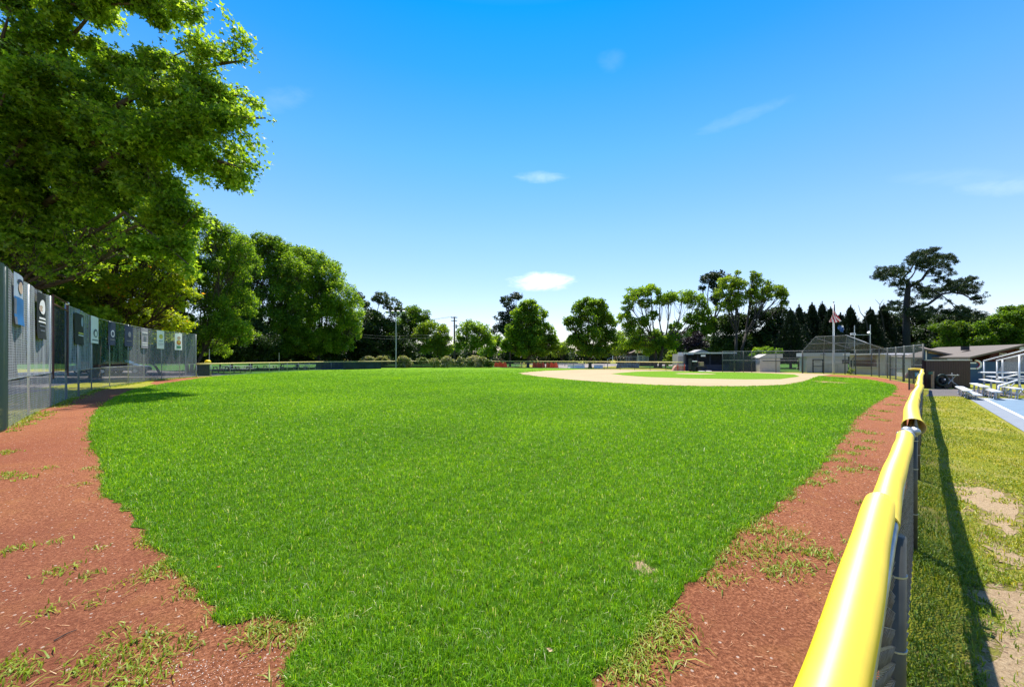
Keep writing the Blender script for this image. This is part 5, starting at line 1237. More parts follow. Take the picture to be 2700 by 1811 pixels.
# --- near maple at the left, with boughs reaching over the field
def near_maple():
    KS = 1.9; b0 = Vector((-37, 27.5, 0)); r_ = root('maple_tree', b0, 'big near maple whose long boughs reach over the screen fence at top left', 'tree'); rr = random.Random(4); nr_ = np.random.default_rng(44)
    mb = MB(); A = []; 
    hub = Vector((-36.1, 27, 6.4)); mb.tube([b0, b0 + Vector((.1, 0, 1)), hub], [.8, .62, .52], 12)
    LC, LD = [], []
    def leafy(p, dirn, n, spread):
        q = nr_.normal(0, spread, (n, 3)); q[:, 2] *= .6; LC.append(np.array(p) + q); LD.append(unit(q * .6 + np.array(dirn) * .4 + nr_.normal(0, .2, (n, 3))))
    def shoot(p, v, L_, r, lvl, dens):
        pts = [Vector(p)]; v = Vector(v).normalized(); n = 5
        for i in range(n):
            v = (v + Vector((rr.gauss(0, .16), rr.gauss(0, .16), rr.gauss(0, .12) + (.05 if lvl == 1 else -.03)))).normalized(); pts.append(pts[-1] + v * (L_ / n))
        mb.tube(pts, [r * (1 - .75 * i / n) for i in range(n + 1)], 5 if lvl == 1 else 4, cap=False)
        for i in range(1, n + 1):
            if lvl < 3:
                for k in range(2 if lvl == 1 else 1):
                    s = Vector((rr.gauss(0, 1), rr.gauss(0, 1), rr.gauss(0, .55) + .1)); s = (s - v * s.dot(v) * .7).normalized(); shoot(pts[i], v * .75 + s * .75, L_ * rr.uniform(.38, .58), r * .5, lvl + 1, dens)
            if lvl >= 2: leafy(pts[i], v, int(dens * rr.uniform(.7, 1.3)), KS * (.10 + .02 * (3 - lvl)))
        leafy(pts[-1], v, int(dens * 1.4), .15 * KS)
    # boughs: pixel path (px, py, depth), thickness, side-shoot length
    boughs = [
        ([(80, -60, 12), (250, -50, 11.8), (380, -10, 11.6), (470, 12, 11.5), (530, 30, 11.4)], .06, .8),
        ([(-60, 640, 13.6), (150, 520, 12.6), (330, 400, 12), (480, 335, 11.6), (590, 318, 11.4), (650, 312, 11.3), (700, 312, 11.2)], .16, 1.7),
        ([(-40, 600, 13), (120, 440, 12.5), (280, 300, 12), (420, 215, 11.8), (540, 175, 11.6), (610, 165, 11.5), (645, 160, 11.5)], .15, 1.7),
        ([(0, 500, 13), (160, 400, 12.4), (330, 360, 12), (480, 385, 11.6), (575, 425, 11.4), (615, 436, 11.3), (640, 446, 11.3)], .12, 1.3),
        ([(-60, 420, 13), (60, 250, 12.6), (170, 120, 12.3), (230, 50, 12.0), (290, -10, 11.8)], .12, 1.1),
        ([(200, 260, 12.2), (330, 175, 12.0), (420, 165, 11.8), (500, 130, 11.8)], .06, .8),
        ([(120, 10, 11.9), (240, 15, 11.6), (360, 10, 11.5), (460, 22, 11.4), (535, 35, 11.3)], .06, .7), ([(420, 300, 11.8), (520, 260, 11.6), (600, 250, 11.5), (665, 258, 11.4)], .05, .8), ([(430, 560, 12.4), (480, 600, 12.2), (520, 560, 12.1)], .05, .8), ([(330, 560, 12.4), (430, 640, 12.2), (500, 700, 12.1)], .06, 1.0),
        ([(-50, 300, 13), (40, 140, 12.4), (80, 30, 12.1), (110, -60, 12)], .12, 1.4),
        ([(-60, 560, 12), (60, 380, 11.6), (100, 250, 11.4), (200, 190, 11.3)], .12, 1.5),
        ([(60, 560, 13.5), (200, 500, 13), (330, 480, 12.6), (430, 500, 12.4), (500, 540, 12.3)], .10, 1.3),
        ([(-80, 760, 13.5), (60, 640, 13), (180, 560, 12.7), (300, 540, 12.5)], .12, 1.5),
        ([(-40, 250, 12), (0, 120, 11.8), (30, 20, 11.5)], .10, 1.5), ([(-100, 480, 11), (-20, 330, 10.8), (20, 230, 10.6)], .10, 1.4)]
    for path, r0, sl in boughs:
        pw = [AT(q[0], q[1], q[2] * KS) for q in path]; r0 *= 1.5; sl *= KS; n = len(pw); full = [hub] + pw; 
        mb.tube(full, [r0 * 1.15] + [r0 * (1 - .9 * i / (n - 1)) + .012 for i in range(n)], 7, cap=False)
        for i in range(n - 1):
            a, b = pw[i], pw[i + 1]; dirn = (b - a).normalized(); m_ = max(2, int((b - a).length / (.34 * KS)))
            for k in range(m_):
                t = (k + rr.random()) / m_; p = a + (b - a) * t; s = Vector((rr.gauss(0, .8), rr.gauss(0, 1), rr.gauss(0, .75))); s = (s - dirn * s.dot(dirn) * .8).normalized()
                f_ = 1 - .55 * (i + t) / (n - 1); shoot(p, dirn * .6 + s, sl * f_ * rr.uniform(.5, 1.0), .036 * f_ + .012, 1 if f_ > .62 else 2, 2.5 if f_ > .62 else 4.6)
        leafy(pw[-1], dirn, 14, .16 * KS)
    C = np.concatenate(LC); D = np.concatenate(LD)
    # dense inner crown
    lob = [(-10, 640, 130, 90, 2), (110, 620, 120, 90, 3), (230, 640, 120, 90, 3), (330, 620, 90, 70, 3), (60, 480, 120, 90, 3.5), (190, 470, 110, 80, 3.5), (-20, 350, 110, 110, 3), (40, 700, 120, 60, 3), (190, 730, 110, 50, 4),
           (100, 300, 90, 80, 3), (390, 600, 70, 55, 4), (390, 510, 40, 30, 4), (280, 410, 55, 30, 3), (-40, 200, 90, 90, 2), (230, 330, 70, 50, 3.5), (120, 650, 90, 55, -.6), (230, 600, 80, 45, -.6), (30, 720, 90, 50, 0), (180, 700, 90, 45, -.3), (300, 660, 80, 45, 0), (60, 590, 80, 50, -.8)]
    d = 13 * KS; L2 = []
    for x, y, rx, rz, dd in lob:
        dd *= KS; c = AT(x, y, d + dd); k = (d + dd) / FPX; L2.append(((c.x, c.y, c.z), (rx * k, rx * k * .9, rz * k)))
    C2, D2, SC = spray_points(L2, .22, 1.15, .5, 30, .19, 8, 0); C = np.concatenate([C, C2]); D = np.concatenate([D, D2])
    for li, (c, r) in enumerate(L2):
        pts = limb(mb, hub, c, .2, .06, rr, .1, 6, 6)
        for sc in SC[li][1][::2]: limb(mb, pts[rr.choice((4, 5, 6))], sc, .045, .012, rr, .15, 3, 4)
    print('near maple leaves', len(C))
    n = len(C); U = unit(D * .5 + nr_.normal(0, .5, (n, 3)) + [0, 0, -.35]); NN = nr_.normal(0, .5, (n, 3)) + [0, 0, .8]
    o = np.array([b0.x, b0.y, 0]); V = np.clip(.54 + .13 * np.sin(C[:, 0] * 1.7 + C[:, 2] * 1.3) + nr_.normal(0, .22, n), 0, 1)
    star_leaves('crown', C - o, U, NN, .235 * nr_.uniform(.6, 1.25, n), m_leafA, r_, V)
    mb.v = [tuple(Vector(v) - b0) for v in mb.v]; mb.build('trunk', m_bark, r_, smooth=True)
near_maple()

tree('maple_tree', 'yellowish green maple with orange tinged leaves behind the banners', 250, 33,
     [(300, 700, 110, 70, 1), (180, 720, 110, 70, 1), (400, 640, 80, 60, 0), (440, 720, 70, 60, -1), (330, 600, 90, 60, 0), (420, 560, 70, 50, .5), (470, 610, 45, 45, -.5), (230, 620, 90, 60, 2), (350, 770, 90, 50, -1), (250, 790, 100, 45, 0), (470, 780, 55, 45, -1), (150, 790, 80, 45, 1), (400, 500, 60, 45, 1), (440, 850, 60, 35, 1), (330, 840, 80, 40, 1), (230, 850, 80, 40, 2), (120, 850, 80, 40, 2), (390, 880, 60, 30, 2), (20, 820, 70, 45, 2)],
     m_leafY, leaf=.25, cover=2.9, sub=34, subr=.20, flat=.6, seed=21, star=True, trunk_r=.36, fork=4.0, vmean=.46, upb=.8)
tree('maple_tree', 'deep green tree in shade behind the left part of the screen fence', -60, 27,
     [(60, 780, 110, 60, 1), (-40, 760, 100, 70, 0), (160, 820, 90, 45, 2), (60, 850, 100, 50, 2), (250, 840, 80, 40, 2.5), (150, 880, 90, 40, 4), (40, 700, 100, 60, 3), (-60, 640, 110, 80, 3)], m_leafA, leaf=.24, cover=3.2, sub=30, subr=.22, seed=22, trunk_r=.35, fork=4, star=True)
tree('maple_tree', 'upright bright green maple with many stems behind the tall fence end', 505, 45,
     [(470, 640, 50, 50, 0), (540, 620, 48, 50, 0), (600, 640, 45, 45, 1), (500, 720, 60, 55, -1), (580, 720, 60, 55, 0), (640, 690, 42, 55, 1), (450, 760, 50, 50, -1), (540, 810, 60, 45, 0), (620, 800, 60, 50, 1), (470, 850, 50, 35, 0), (560, 595, 26, 22, 0), (500, 595, 26, 24, 0), (640, 645, 30, 28, 0), (490, 900, 50, 25, 1), (560, 890, 60, 35, 1), (630, 880, 50, 35, 1), (590, 860, 60, 40, 0), (430, 700, 50, 50, 2), (430, 830, 50, 40, 2), (560, 680, 60, 50, 2), (520, 760, 60, 50, 1), (560, 920, 60, 20, 2)],
     m_leafA, leaf=.20, interior=.05, cover=2.7, sub=44, subr=.19, flat=1.2, seed=23, trunk_r=.20, fork=2.6, stems=3, star=True, upl=.5)
tree('maple_tree', 'tall green maple second along the row behind the low fence', 660, 59,
     [(660, 680, 50, 50, 0), (710, 670, 45, 45, 0), (740, 700, 42, 45, 0), (690, 760, 60, 55, -1), (640, 780, 60, 50, 0), (750, 780, 50, 50, 0), (700, 850, 70, 45, -1), (640, 860, 60, 40, 0), (690, 640, 34, 26, 0), (730, 645, 26, 22, 0), (760, 860, 50, 35, 0), (660, 905, 60, 30, 0), (730, 905, 60, 30, 0), (610, 700, 50, 50, 2), (785, 730, 40, 45, 2), (770, 800, 50, 50, 1), (600, 800, 50, 50, 2), (680, 700, 60, 50, 1), (620, 880, 50, 40, 1), (790, 890, 40, 30, 1), (650, 930, 50, 16, 0), (720, 930, 50, 16, 0)],
     m_leafB, leaf=.25, interior=.05, cover=2.8, sub=44, subr=.19, flat=1.2, seed=24, trunk_r=.28, fork=3, star=True, upl=.4)
tree('maple_tree', 'broad light green maple sloping down at the right end of the left tree row', 840, 65,
     [(790, 690, 42, 38, 0), (830, 690, 40, 32, 0), (870, 730, 45, 40, 0), (810, 770, 65, 60, 0), (900, 780, 50, 50, -1), (930, 820, 38, 45, -1), (860, 840, 70, 50, -1), (780, 840, 60, 50, 0), (920, 870, 40, 35, -1), (840, 890, 70, 30, -1), (800, 665, 24, 18, 0), (790, 905, 60, 26, -1), (870, 900, 50, 26, -1), (850, 790, 50, 50, 1), (850, 730, 60, 50, 1), (900, 840, 50, 60, 1), (770, 740, 50, 50, 2), (900, 905, 40, 24, 0), (820, 925, 50, 14, 0), (760, 900, 50, 30, 1)],
     m_leafA, bark=m_barkg, leaf=.27, interior=.05, cover=2.7, sub=44, subr=.19, flat=1.1, seed=25, trunk_r=.28, fork=3.0, star=True, vmean=.56, upl=.35)
tree('maple_tree', 'leafy maple set back between the first two maples of the left row', 610, 62, [(600, 640, 34, 30), (625, 690, 45, 45), (610, 760, 50, 50), (630, 840, 50, 45), (600, 900, 45, 26)], m_leafA, seed=36, leaf=.26, cover=2.8, sub=40, subr=.2, flat=1.1, interior=.05, fork=4, trunk_r=.25, upl=.4)
tree('maple_tree', 'leafy maple set back between the last two maples of the left row', 785, 72, [(765, 670, 34, 26), (790, 690, 40, 40), (775, 750, 50, 50), (795, 830, 50, 50), (770, 895, 50, 28), (740, 660, 30, 22)], m_leafB, seed=37, leaf=.29, cover=3, sub=40, subr=.2, flat=1.1, interior=.05, fork=4, trunk_r=.28, upl=.4)
tree('dense_tree', 'tall dark green tree filling the gap behind the orange tinged maple', 215, 46, [(120, 700, 80, 70), (230, 720, 80, 70), (340, 740, 80, 70), (430, 780, 60, 60), (60, 780, 80, 70), (170, 830, 90, 60), (290, 850, 90, 60), (400, 860, 70, 50), (300, 660, 60, 50)], m_leafB, seed=39, cover=3.6, sub=24, subr=.28, fork=5, trunk_r=.35, vmean=.35)
tree('small_bush', 'dark bush in the gap between the beige dugout and the grey press building', 2119, 51, [(2116, 950, 10, 10), (2124, 955, 9, 12), (2119, 968, 10, 12)], m_leafD, seed=38, leaf=.16, cover=5, cat='bush', fork=.4, trunk_r=.04, twigs=False, vmean=.7)
# understory behind the row, the shade there put into its dark leaf colour
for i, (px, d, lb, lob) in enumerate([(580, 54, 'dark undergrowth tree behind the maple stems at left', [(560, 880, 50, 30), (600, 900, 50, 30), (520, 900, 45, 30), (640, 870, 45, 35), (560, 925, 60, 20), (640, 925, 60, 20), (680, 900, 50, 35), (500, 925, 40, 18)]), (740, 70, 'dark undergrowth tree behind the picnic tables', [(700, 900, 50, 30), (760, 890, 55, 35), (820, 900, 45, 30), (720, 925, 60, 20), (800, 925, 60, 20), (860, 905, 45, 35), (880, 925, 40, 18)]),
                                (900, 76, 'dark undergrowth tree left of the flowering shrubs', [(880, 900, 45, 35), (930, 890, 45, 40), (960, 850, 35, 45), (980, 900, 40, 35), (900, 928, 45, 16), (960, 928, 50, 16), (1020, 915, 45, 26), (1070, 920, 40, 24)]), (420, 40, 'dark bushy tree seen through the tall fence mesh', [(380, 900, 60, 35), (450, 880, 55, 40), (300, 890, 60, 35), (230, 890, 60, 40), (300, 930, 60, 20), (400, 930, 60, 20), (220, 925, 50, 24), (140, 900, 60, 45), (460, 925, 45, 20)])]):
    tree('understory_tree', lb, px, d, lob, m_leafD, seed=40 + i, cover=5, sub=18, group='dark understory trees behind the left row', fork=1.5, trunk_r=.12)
def woods():
    rr = random.Random(9); C, D = [], []; lob = []
    for px in range(-600, 3000, 24):
        d = rr.uniform(112, 135); left = px < 985
        yt = rr.uniform(872, 895) if left else (rr.uniform(918, 932) if px < 1700 else rr.uniform(885, 910))
        for py in range(int(yt), 950, 16):
            c = AT(px + rr.uniform(-10, 10), py + 8, d); r = rr.uniform(18, 28) * d / FPX; lob.append(((c.x, c.y, c.z), (r, r, r * .7)))
    C, D, SC = spray_points(lob, .5, 3.2, .7, 8, .5, 77, .5); n = len(C); r2 = np.random.default_rng(3)
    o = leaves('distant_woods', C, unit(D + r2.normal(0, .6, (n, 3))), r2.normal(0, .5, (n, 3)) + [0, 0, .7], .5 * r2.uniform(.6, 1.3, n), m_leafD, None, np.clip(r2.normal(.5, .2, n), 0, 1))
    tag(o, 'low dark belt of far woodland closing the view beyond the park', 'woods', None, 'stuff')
woods()
# --- far trees
tree('pine_tree', 'ragged dark pine with bare leaning top right of the left tree row', 985, 78, [(1005, 785, 22, 16), (1030, 800, 26, 18), (1050, 825, 22, 18), (985, 830, 22, 14), (960, 800, 20, 10), (945, 780, 16, 8), (1000, 860, 38, 28), (1040, 870, 34, 28), (985, 900, 45, 28), (1050, 910, 40, 25)], m_leafD, seed=50, sub=16, subr=.32, cover=4.2, fork=9.5, trunk_r=.25, vmean=.6)
tree('dense_tree', 'dark rounded tree behind the floodlight pole', 1080, 84, [(1100, 830, 28, 20), (1080, 850, 34, 28), (1110, 860, 28, 28), (1060, 890, 45, 38), (1110, 905, 36, 30), (1085, 825, 22, 14), (1025, 905, 40, 35)], m_leafB, seed=51, cover=5, vmean=.45)
tree('dense_tree', 'yellow green rounded tree left of the utility pole', 1155, 80, [(1130, 865, 26, 20), (1160, 880, 26, 24), (1175, 905, 20, 26), (1140, 905, 34, 26), (1110, 880, 22, 18), (1165, 925, 26, 18)], m_leafL, seed=52, cover=4.4)
tree('dense_tree', 'mid green tree right of the utility pole', 1245, 95, [(1245, 862, 30, 20), (1220, 880, 22, 20), (1275, 875, 24, 22), (1240, 900, 38, 24), (1285, 905, 26, 22), (1210, 915, 20, 16)], m_leafB, seed=53, cover=3.6, vmean=.6)
tree('pine_tree', 'narrow dark pine rising behind the round maple', 1345, 82, [(1360, 780, 16, 12), (1340, 795, 22, 14), (1350, 820, 20, 14), (1325, 835, 20, 12), (1345, 850, 26, 16), (1320, 870, 26, 18), (1350, 885, 30, 24)], m_needle, seed=54, cover=4.5, sub=14, fork=8, trunk_r=.2)
tree('round_maple', 'large round cone shaped maple right of centre behind orange barriers', 1392, 73, [(1395, 808, 26, 20), (1375, 830, 30, 25), (1415, 830, 30, 25), (1395, 860, 50, 35), (1360, 880, 35, 32), (1435, 880, 38, 32), (1400, 900, 58, 30), (1455, 905, 24, 25), (1350, 910, 30, 25), (1400, 925, 55, 16)], m_leafB, seed=55, cover=5, sub=34, subr=.24, fork=2.2, trunk_r=.30, vmean=.55, upl=.5)
tree('round_maple', 'second round maple between the round maple and the spreading tree', 1556, 70, [(1550, 800, 26, 16), (1575, 810, 30, 20), (1530, 815, 26, 20), (1560, 840, 50, 30), (1515, 855, 28, 25), (1600, 860, 30, 30), (1560, 890, 58, 32), (1520, 905, 30, 26), (1605, 900, 30, 28), (1560, 925, 50, 16), (1500, 850, 14, 12)], m_leafB, seed=56, cover=4.8, sub=34, subr=.24, fork=2.2, trunk_r=.32, vmean=.5, upl=.5)
for i, (px, d, lb, lob, mt) in enumerate([(1310, 110, 'small distant trees low behind the dark pine', [(1300, 900, 26, 18), (1325, 915, 26, 16), (1290, 925, 26, 12)], m_leafB), (1482, 105, 'low distant bushy tree in the gap between the round maples', [(1480, 920, 18, 14), (1495, 905, 10, 10), (1468, 930, 14, 12)], m_leafL),
        (1640, 92, 'light green small tree behind the batting cage', [(1650, 900, 30, 25), (1630, 920, 25, 20), (1670, 915, 26, 22)], m_leafL), (1755, 66, 'small leafy sapling beside the low fence end', [(1772, 938, 16, 14, -4), (1780, 950, 16, 12, -4), (1762, 952, 10, 10, -4)], m_leafL), (1760, 88, 'dark tree behind the sapling and the shed', [(1730, 900, 40, 30), (1780, 900, 35, 28), (1700, 915, 30, 22)], m_leafD), (1838, 64, 'dark purple leaved plum tree above the shed', [(1835, 895, 24, 22), (1820, 905, 18, 16), (1850, 910, 18, 16)], m_plum)]):
    tree('small_tree', lb, px, d, lob, mt, seed=60 + i, cover=4.2, trunk_r=.1, fork=1.4)
tree('spreading_tree', 'wide open crowned tree with bare branches right of centre', 1735, 72,
     [(1680, 775, 30, 18), (1715, 765, 30, 14), (1655, 800, 20, 24), (1650, 840, 20, 26), (1760, 785, 30, 16), (1800, 780, 36, 14), (1835, 795, 28, 18), (1855, 825, 20, 24), (1700, 800, 22, 12), (1870, 860, 20, 26), (1660, 890, 34, 34), (1700, 910, 38, 28), (1780, 860, 18, 12), (1840, 880, 26, 26), (1740, 795, 20, 10), (1690, 860, 34, 26), (1730, 895, 30, 26), (1830, 840, 26, 20), (1720, 830, 16, 12), (1770, 900, 30, 25)],
     m_leafB, seed=70, cover=3.8, sub=22, subr=.30, fork=5.2, trunk_r=.33, stems=2, vmean=.62, interior=.03)
tree('pine_tree', 'dark pine with side branches behind the yellow green tree', 1882, 76, [(1870, 735, 26, 12), (1900, 728, 26, 12), (1885, 760, 18, 16), (1850, 760, 12, 5), (1905, 750, 18, 14), (1885, 790, 14, 14)], m_needle, seed=71, cover=4.5, sub=14, fork=9.5, trunk_r=.32)
tree('locust_tree', 'tall yellow green open tree above the navy dugout', 1945, 68,
     [(1925, 745, 30, 18), (1905, 770, 26, 20), (1950, 750, 24, 16), (1995, 735, 16, 14), (2010, 755, 28, 16), (2040, 765, 26, 16), (2060, 780, 18, 16), (2065, 800, 14, 8), (1980, 775, 18, 14), (1940, 790, 30, 18), (1915, 810, 26, 14), (1995, 790, 20, 12), (1985, 720, 8, 6), (1945, 718, 8, 6), (2020, 785, 26, 10)],
     m_leafL, bark=m_barkg, seed=72, cover=3.6, sub=22, subr=.30, fork=6.2, trunk_r=.3, stems=2, interior=.03, vmean=.5)
tree('dense_tree', 'dark leafy tree beneath the locust behind the navy dugout', 1930, 72, [(1920, 850, 40, 22), (1900, 880, 35, 35), (1955, 880, 45, 35), (1960, 850, 30, 20), (1930, 910, 60, 28), (2010, 900, 40, 30)], m_leafD, seed=73, cover=5, vmean=.6)
tree('dense_tree', 'leafy dark green tree beneath the right end of the locust', 2045, 70, [(2050, 830, 28, 20), (2020, 850, 35, 25), (2065, 860, 26, 25), (2040, 885, 45, 30), (2000, 820, 24, 18), (2075, 895, 24, 26)], m_leafD, seed=74, cover=5, vmean=.55)

def conifer(px, ytop, wpx, d, label, seed, ybot=945):
    b0 = AT(px, 945, d); r_ = root('cedar_tree', (b0.x, b0.y), label, 'tree', 'dark cedars in a row behind the ball field buildings'); rr = np.random.default_rng(seed)
    zt = zat(ytop, d); w_ = wpx * 1.35 / FPX * d / 2; C = []; D = []
    nb = 900
    for k in range(nb):
        t = rr.random() ** .8; z = .4 + (zt - .4) * t; rad = w_ * ((1 - t) ** .95) * rr.uniform(.7, 1.4) + .10; a = rr.uniform(0, 6.283)
        tip = np.array([rad * math.cos(a), rad * math.sin(a), z + .3 * rad + .1]); n = 24; u = rr.random(n) ** .5
        pts = np.array([0, 0, z]) + (tip - [0, 0, z]) * u[:, None] + rr.normal(0, .13, (n, 3)) + np.array([0, 0, .2]) * rr.random((n, 1)); C.append(pts); D.append(np.repeat(unit((tip - [0, 0, z - .3])[None]), n, 0))
    u = rr.random(200); C.append(np.stack([rr.normal(0, .26, 200) * u, rr.normal(0, .26, 200) * u, zt - u * 2.2 + .9], 1)); D.append(np.repeat(np.array([[0, 0, 1.]]), 200, 0))
    for k in range(7):
        a = rr.uniform(0, 6.283); q = w_ * rr.uniform(.25, .75); zz_ = zt * (1 - .42 * q / w_) * rr.uniform(.86, 1.0); u = rr.random(90)
        C.append(np.stack([q * math.cos(a) + rr.normal(0, .05, 90) + rr.normal(0, 1, 90) * .34 * u, q * math.sin(a) + rr.normal(0, 1, 90) * .34 * u, zz_ + .7 - 2.1 * u], 1)); D.append(np.repeat(np.array([[0, 0, 1.]]), 90, 0))
    C = np.concatenate(C); D = np.concatenate(D); n = len(C); U = unit(D + rr.normal(0, .4, (n, 3)) + [0, 0, .3])
    leaves('crown', C, U, rr.normal(0, 1, (n, 3)) + [0, 0, .4], .24 * rr.uniform(.6, 1.3, n), m_cedar, r_, np.clip(rr.normal(.5, .22, n), 0, 1), .4)
    MB().tube([(0, 0, 0), (0, 0, zt * .95)], [.22, .03], 7).build('trunk', m_bark, r_)
ced = [(2085, 828, 60, 'shortest cedar, leftmost of the row beside the locust tree'), (2107, 818, 46, 'slim cedar second from the left of the row'), (2141, 812, 56, 'cedar third from the left behind the backstop hood'), (2168, 810, 50, 'cedar just left of the flagpole'),
       (2190, 824, 56, 'cedar directly behind the flagpole'), (2243, 820, 64, 'broad cedar right of the flagpole flag'), (2216, 838, 50, 'lower cedar between flagpole and the broad cedar'), (2295, 825, 60, 'cedar left of the tall pitch pine below the dead branches'), (2330, 815, 60, 'cedar nearest to the tall pine trunk on its left'), (2122, 836, 54, 'low filled cedar behind the beige dugout corner')]
for i, (px, yt, wpx, lb) in enumerate(ced): conifer(px, yt, wpx, 66 + (i * 37 % 7) - 3, lb, 200 + i)
tree('dense_tree', 'low dark evergreen thicket filling in between the cedars', 2200, 72, [(2090 + 26 * k, 866 + 7 * math.sin(k * 2.3), 20, 16) for k in range(10)] + [(2090 + 30 * k, 895, 24, 22) for k in range(9)] + [(2090 + 34 * k, 925, 26, 20) for k in range(8)], m_cedar, seed=88, cover=4.5, fork=1.5, trunk_r=.15, twigs=False)
# dead snags
p = AT(2300, 945, 62); mb = MB(); oo = Vector((p.x, p.y, 0)); K = lambda x, y: AT(2260 + x / 4.611, 620 + y / 4.611, 62) - oo
mb.tube([(0, 0, 0), K(120, 1080), K(90, 1000), K(40, 940), K(15, 850)], [.16, .1, .07, .04, .02], 6); mb.tube([K(330, 1150), K(300, 970), K(270, 890), K(280, 840), K(320, 780)], [.1, .08, .06, .05, .015], 6)
mb.tube([K(280, 850), K(220, 780)], [.04, .015], 5); mb.tube([K(90, 1000), K(180, 930), K(165, 880)], [.05, .03, .01], 5)
o = mb.build('dead_tree', m_barkg); o.location = oo; tag(o, 'bare dead branches sticking up between cedars and the tall pine', 'tree')
# the tall pitch pine, branch by branch
def pitch_pine():
    d = 60; b0 = AT(2392, 945, d); o = Vector((b0.x, b0.y, 0)); r_ = root('pitch_pine', o, 'tall wind shaped pitch pine with flat needle clumps on crooked limbs', 'tree'); rr = random.Random(3); nr_ = np.random.default_rng(5)
    K = lambda x, y, dd=0: AT(2260 + x / 4.611, 620 + y / 4.611, d + dd) - o
    mb = MB(); mb.tube([K(605, 1500), K(600, 1100), K(600, 860), K(612, 700), K(625, 600), K(610, 550)], [.48, .44, .40, .35, .30, .2], 12)
    mb.v[:12] = [(v[0], v[1], 0) for v in mb.v[:12]]
    brs = [([(610, 560), (560, 545), (480, 545), (420, 530)], .13), ([(625, 600), (560, 520), (640, 440), (700, 330), (820, 240), (900, 200), (980, 170)], .17), ([(625, 640), (700, 590), (790, 540), (860, 430), (950, 380), (1100, 330), (1200, 330)], .24),
           ([(625, 610), (600, 560), (660, 510), (700, 450), (720, 330)], .18), ([(820, 500), (980, 500), (1060, 540), (1110, 560)], .09), ([(680, 590), (780, 620), (880, 660), (980, 700), (1040, 740), (1120, 800), (1200, 900), (1270, 980)], .12),
           ([(605, 900), (720, 880), (850, 850), (960, 770), (1040, 715), (1160, 695), (1290, 720), (1400, 780), (1490, 820)], .24), ([(1140, 700), (1220, 620), (1340, 560), (1440, 530)], .10), ([(1230, 700), (1400, 650), (1500, 670)], .09),
           ([(540, 540), (440, 480), (350, 430), (240, 460)], .10), ([(660, 450), (560, 430), (480, 410), (380, 420)], .08), ([(950, 390), (1060, 420), (1160, 480)], .07), ([(605, 880), (500, 850), (420, 820), (350, 850)], .10), ([(1110, 800), (1180, 840), (1250, 870)], .07), ([(610, 700), (520, 660), (460, 600)], .07)]
    for pth, r0 in brs:
        dd0 = rr.uniform(-3, 3); n = len(pth); mb.tube([K(x, y, dd0 * (i / n)) for i, (x, y) in enumerate(pth)], [r0 * (1 - .75 * i / (n - 1)) for i in range(n)], 7, cap=False)
    # needle plates: (x,y,rx,ry)
    pl = [(300, 450, 90, 45), (400, 430, 90, 40), (500, 420, 80, 35), (560, 440, 70, 40), (260, 500, 50, 35), (340, 520, 70, 35), (450, 490, 90, 35), (440, 590, 50, 30), (520, 600, 60, 30), (580, 560, 50, 30),
          (700, 260, 60, 40), (660, 310, 60, 35), (760, 230, 80, 45), (850, 210, 80, 40), (930, 200, 50, 30), (975, 170, 22, 14), (700, 340, 80, 40), (800, 330, 90, 50), (880, 290, 90, 45), (980, 270, 80, 40), (1070, 270, 70, 35), (1150, 270, 50, 35), (1190, 330, 35, 25), (960, 340, 90, 40), (1060, 380, 60, 30), (1120, 430, 55, 25), (1165, 470, 40, 22), (820, 390, 80, 30),
          (900, 440, 60, 25), (980, 470, 60, 25), (1040, 520, 50, 25), (960, 560, 25, 40), (1100, 560, 40, 25), (1120, 600, 60, 35), (1200, 600, 70, 40), (1280, 560, 70, 35), (1350, 550, 60, 30), (1410, 530, 50, 22), (1440, 600, 50, 30), (1320, 620, 80, 35), (1220, 660, 90, 40), (1100, 650, 80, 35), (1440, 650, 50, 25), (1380, 700, 80, 30), (1300, 690, 60, 25), (1470, 760, 55, 30), (1490, 810, 35, 22), (1420, 770, 50, 22),
          (740, 640, 50, 35), (790, 690, 55, 40), (860, 650, 60, 30), (930, 690, 70, 35), (1000, 670, 50, 30), (820, 750, 60, 30), (900, 740, 60, 30), (720, 590, 60, 25), (520, 720, 30, 25), (540, 660, 35, 25), (650, 780, 40, 25), (680, 830, 50, 25), (800, 860, 60, 30), (1000, 760, 40, 20), (1110, 810, 30, 18), (1020, 870, 14, 14),
          (440, 840, 60, 30), (520, 830, 40, 25), (400, 900, 70, 35), (500, 900, 60, 30), (1250, 880, 70, 25), (1330, 920, 70, 30), (1200, 940, 60, 30), (1480, 960, 50, 30), (1560, 970, 20, 14), (1100, 930, 60, 30), (960, 930, 70, 30), (880, 900, 60, 25), (700, 920, 90, 40), (800, 960, 90, 50), (1400, 980, 60, 40), (1280, 1000, 90, 50), (1100, 1010, 100, 40)]
    C, D = [], []; k = d / FPX / 4.611
    for x, y, rx, ry in pl:
        c = np.array(K(x, y, rr.uniform(-2.5, 2.5))); m_ = max(6, int(rx * ry / 82))
        for _ in range(m_):
            q = nr_.normal(0, .5, 3) * [rx * k, rx * k, ry * k]; pc = c + q; n = 26; dv = unit(nr_.normal(0, 1, (n, 3)) + [0, 0, .35]); C.append(pc + dv * .04 + nr_.normal(0, .055, (n, 3))); D.append(dv)
    C = np.concatenate(C); D = np.concatenate(D); n = len(C)
    leaves('crown', C, D, nr_.normal(0, 1, (n, 3)) + [0, 0, .5], .27 * nr_.uniform(.7, 1.2, n), m_needle, r_, np.clip(nr_.normal(.55, .22, n), 0, 1), .28)
    mb.build('trunk', M('pine_bark', (.030, .028, .032), .95, .4, 7, bump=1, bscale=16), r_, smooth=True)
pitch_pine()
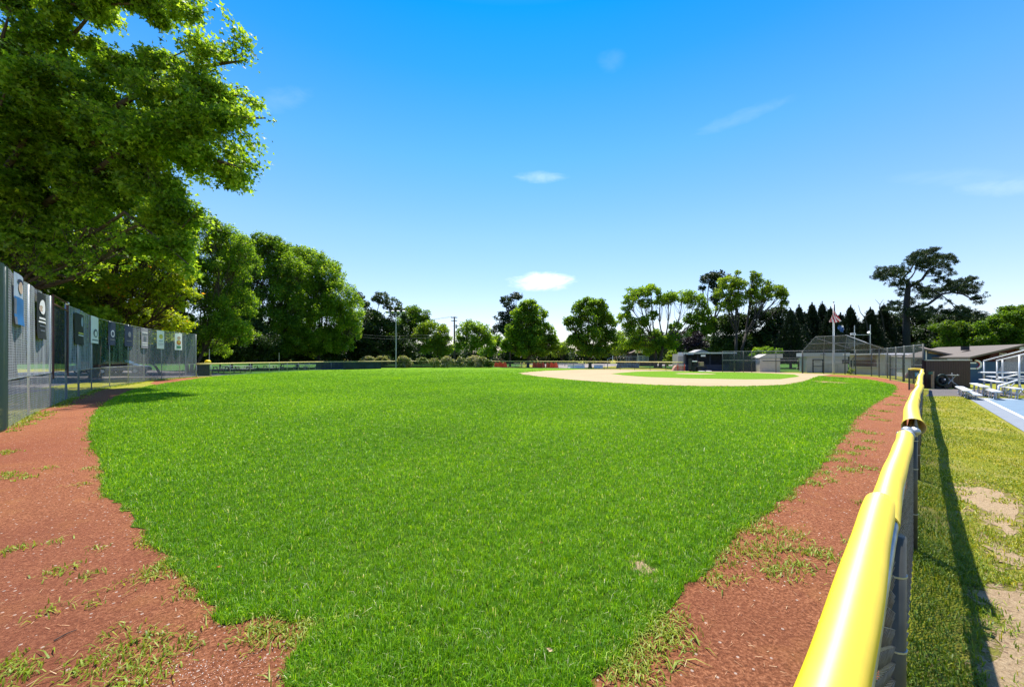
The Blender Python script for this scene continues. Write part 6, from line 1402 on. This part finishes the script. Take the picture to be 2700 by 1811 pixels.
for i, (px, d, lb, lob, mt, v) in enumerate([
        (2370, 68, 'dark tree mass around the foot of the tall pine', [(2350, 850, 34, 25), (2400, 850, 40, 28), (2440, 860, 40, 30), (2380, 890, 60, 35), (2440, 900, 50, 30), (2330, 900, 40, 30)], m_leafD, .35),
        (2480, 62, 'dark pine thicket right of the tall pine trunk', [(2480, 850, 32, 22), (2460, 880, 34, 28), (2500, 900, 40, 28), (2520, 830, 26, 14), (2540, 850, 30, 16), (2450, 915, 40, 24)], m_leafD, .4),
        (2540, 50, 'yellow green broadleaf tree in front of the dark thicket', [(2490, 865, 26, 18), (2520, 870, 30, 22), (2550, 880, 34, 26), (2500, 895, 30, 24), (2580, 900, 30, 24), (2540, 910, 45, 20), (2600, 870, 24, 20)], m_leafL, .12),
        (2640, 48, 'large green broadleaf tree behind the clubhouse roof', [(2610, 870, 34, 26), (2650, 850, 34, 26), (2690, 840, 30, 30), (2640, 890, 45, 28), (2700, 880, 45, 35), (2590, 900, 30, 22), (2670, 820, 24, 16), (2700, 815, 18, 12), (2620, 845, 18, 10), (2740, 850, 40, 40)], m_leafB, .36),
        (2590, 66, 'dark background tree filling the gap behind the right broadleaf trees', [(2560, 860, 40, 22), (2610, 850, 34, 18), (2520, 880, 30, 26), (2650, 870, 50, 30)], m_leafD, .6)]):
    tree('broadleaf_tree', lb, px, d, lob, mt, seed=90 + i, cover=4.8, vmean=v, trunk_r=.2, sub=16)

# ------------------------------------------------------------------ flowering shrubs along the far fence
for i, (px, py, rx, rz, lb, v) in enumerate([(972, 947, 22, 12, 'low yellowish shrub, first of the row', .7), (1010, 948, 21, 17, 'round pale green shrub second in the row', .68), (1066, 950, 24, 18, 'large pale green round shrub right of the floodlight pole', .68), (1112, 948, 18, 11, 'small green shrub between the round shrubs', .45), (1146, 952, 18, 11, 'low shrub left of the pinkish one', .6),
        (1180, 950, 22, 15, 'shrub with pinkish blooms under the utility pole', .72), (1216, 950, 15, 15, 'small round pale shrub', .66), (1256, 948, 28, 20, 'tallest shrub with rosy blooms', .76), (1288, 955, 16, 10, 'dark low shrub at the right end of the row', .3)]):
    d = G(px, 969.8)[1] - (.4 if py > 949 else -1.2)
    tree('flowering_shrub', lb, px, d, [(px, py, rx * .62, rz * .62), (px - rx * .45, py + 3, rx * .5, rz * .55), (px + rx * .45, py + 3, rx * .5, rz * .55), (px, py + rz * .7, rx * .8, rz * .6)], m_shrub, seed=120 + i, leaf=.19, cover=5.5, group='flowering shrubs along the far outfield fence', cat='shrub', fork=.4, trunk_r=.05, vmean=v, sub=10, twigs=False, upl=.6)
tree('small_bush', 'small bright green plant at the foot of the backstop fence', 2244, G(2244, 987)[1], [(2240, 980, 6, 5), (2248, 976, 5, 5), (2243, 985, 5, 3)], m_leafL, seed=140, leaf=.14, cover=4, cat='bush', fork=.2, trunk_r=.03, twigs=False)
tree('climbing_vine', 'leafy vines spilling over the fence behind the beige dugout', 2030, 52, [(2000, 925, 14, 8), (2025, 922, 16, 8), (2050, 926, 14, 7), (2010, 935, 20, 8), (1990, 940, 12, 10)], m_leafB, seed=141, leaf=.2, cover=3.5, cat='vine', fork=1.2, trunk_r=.05)
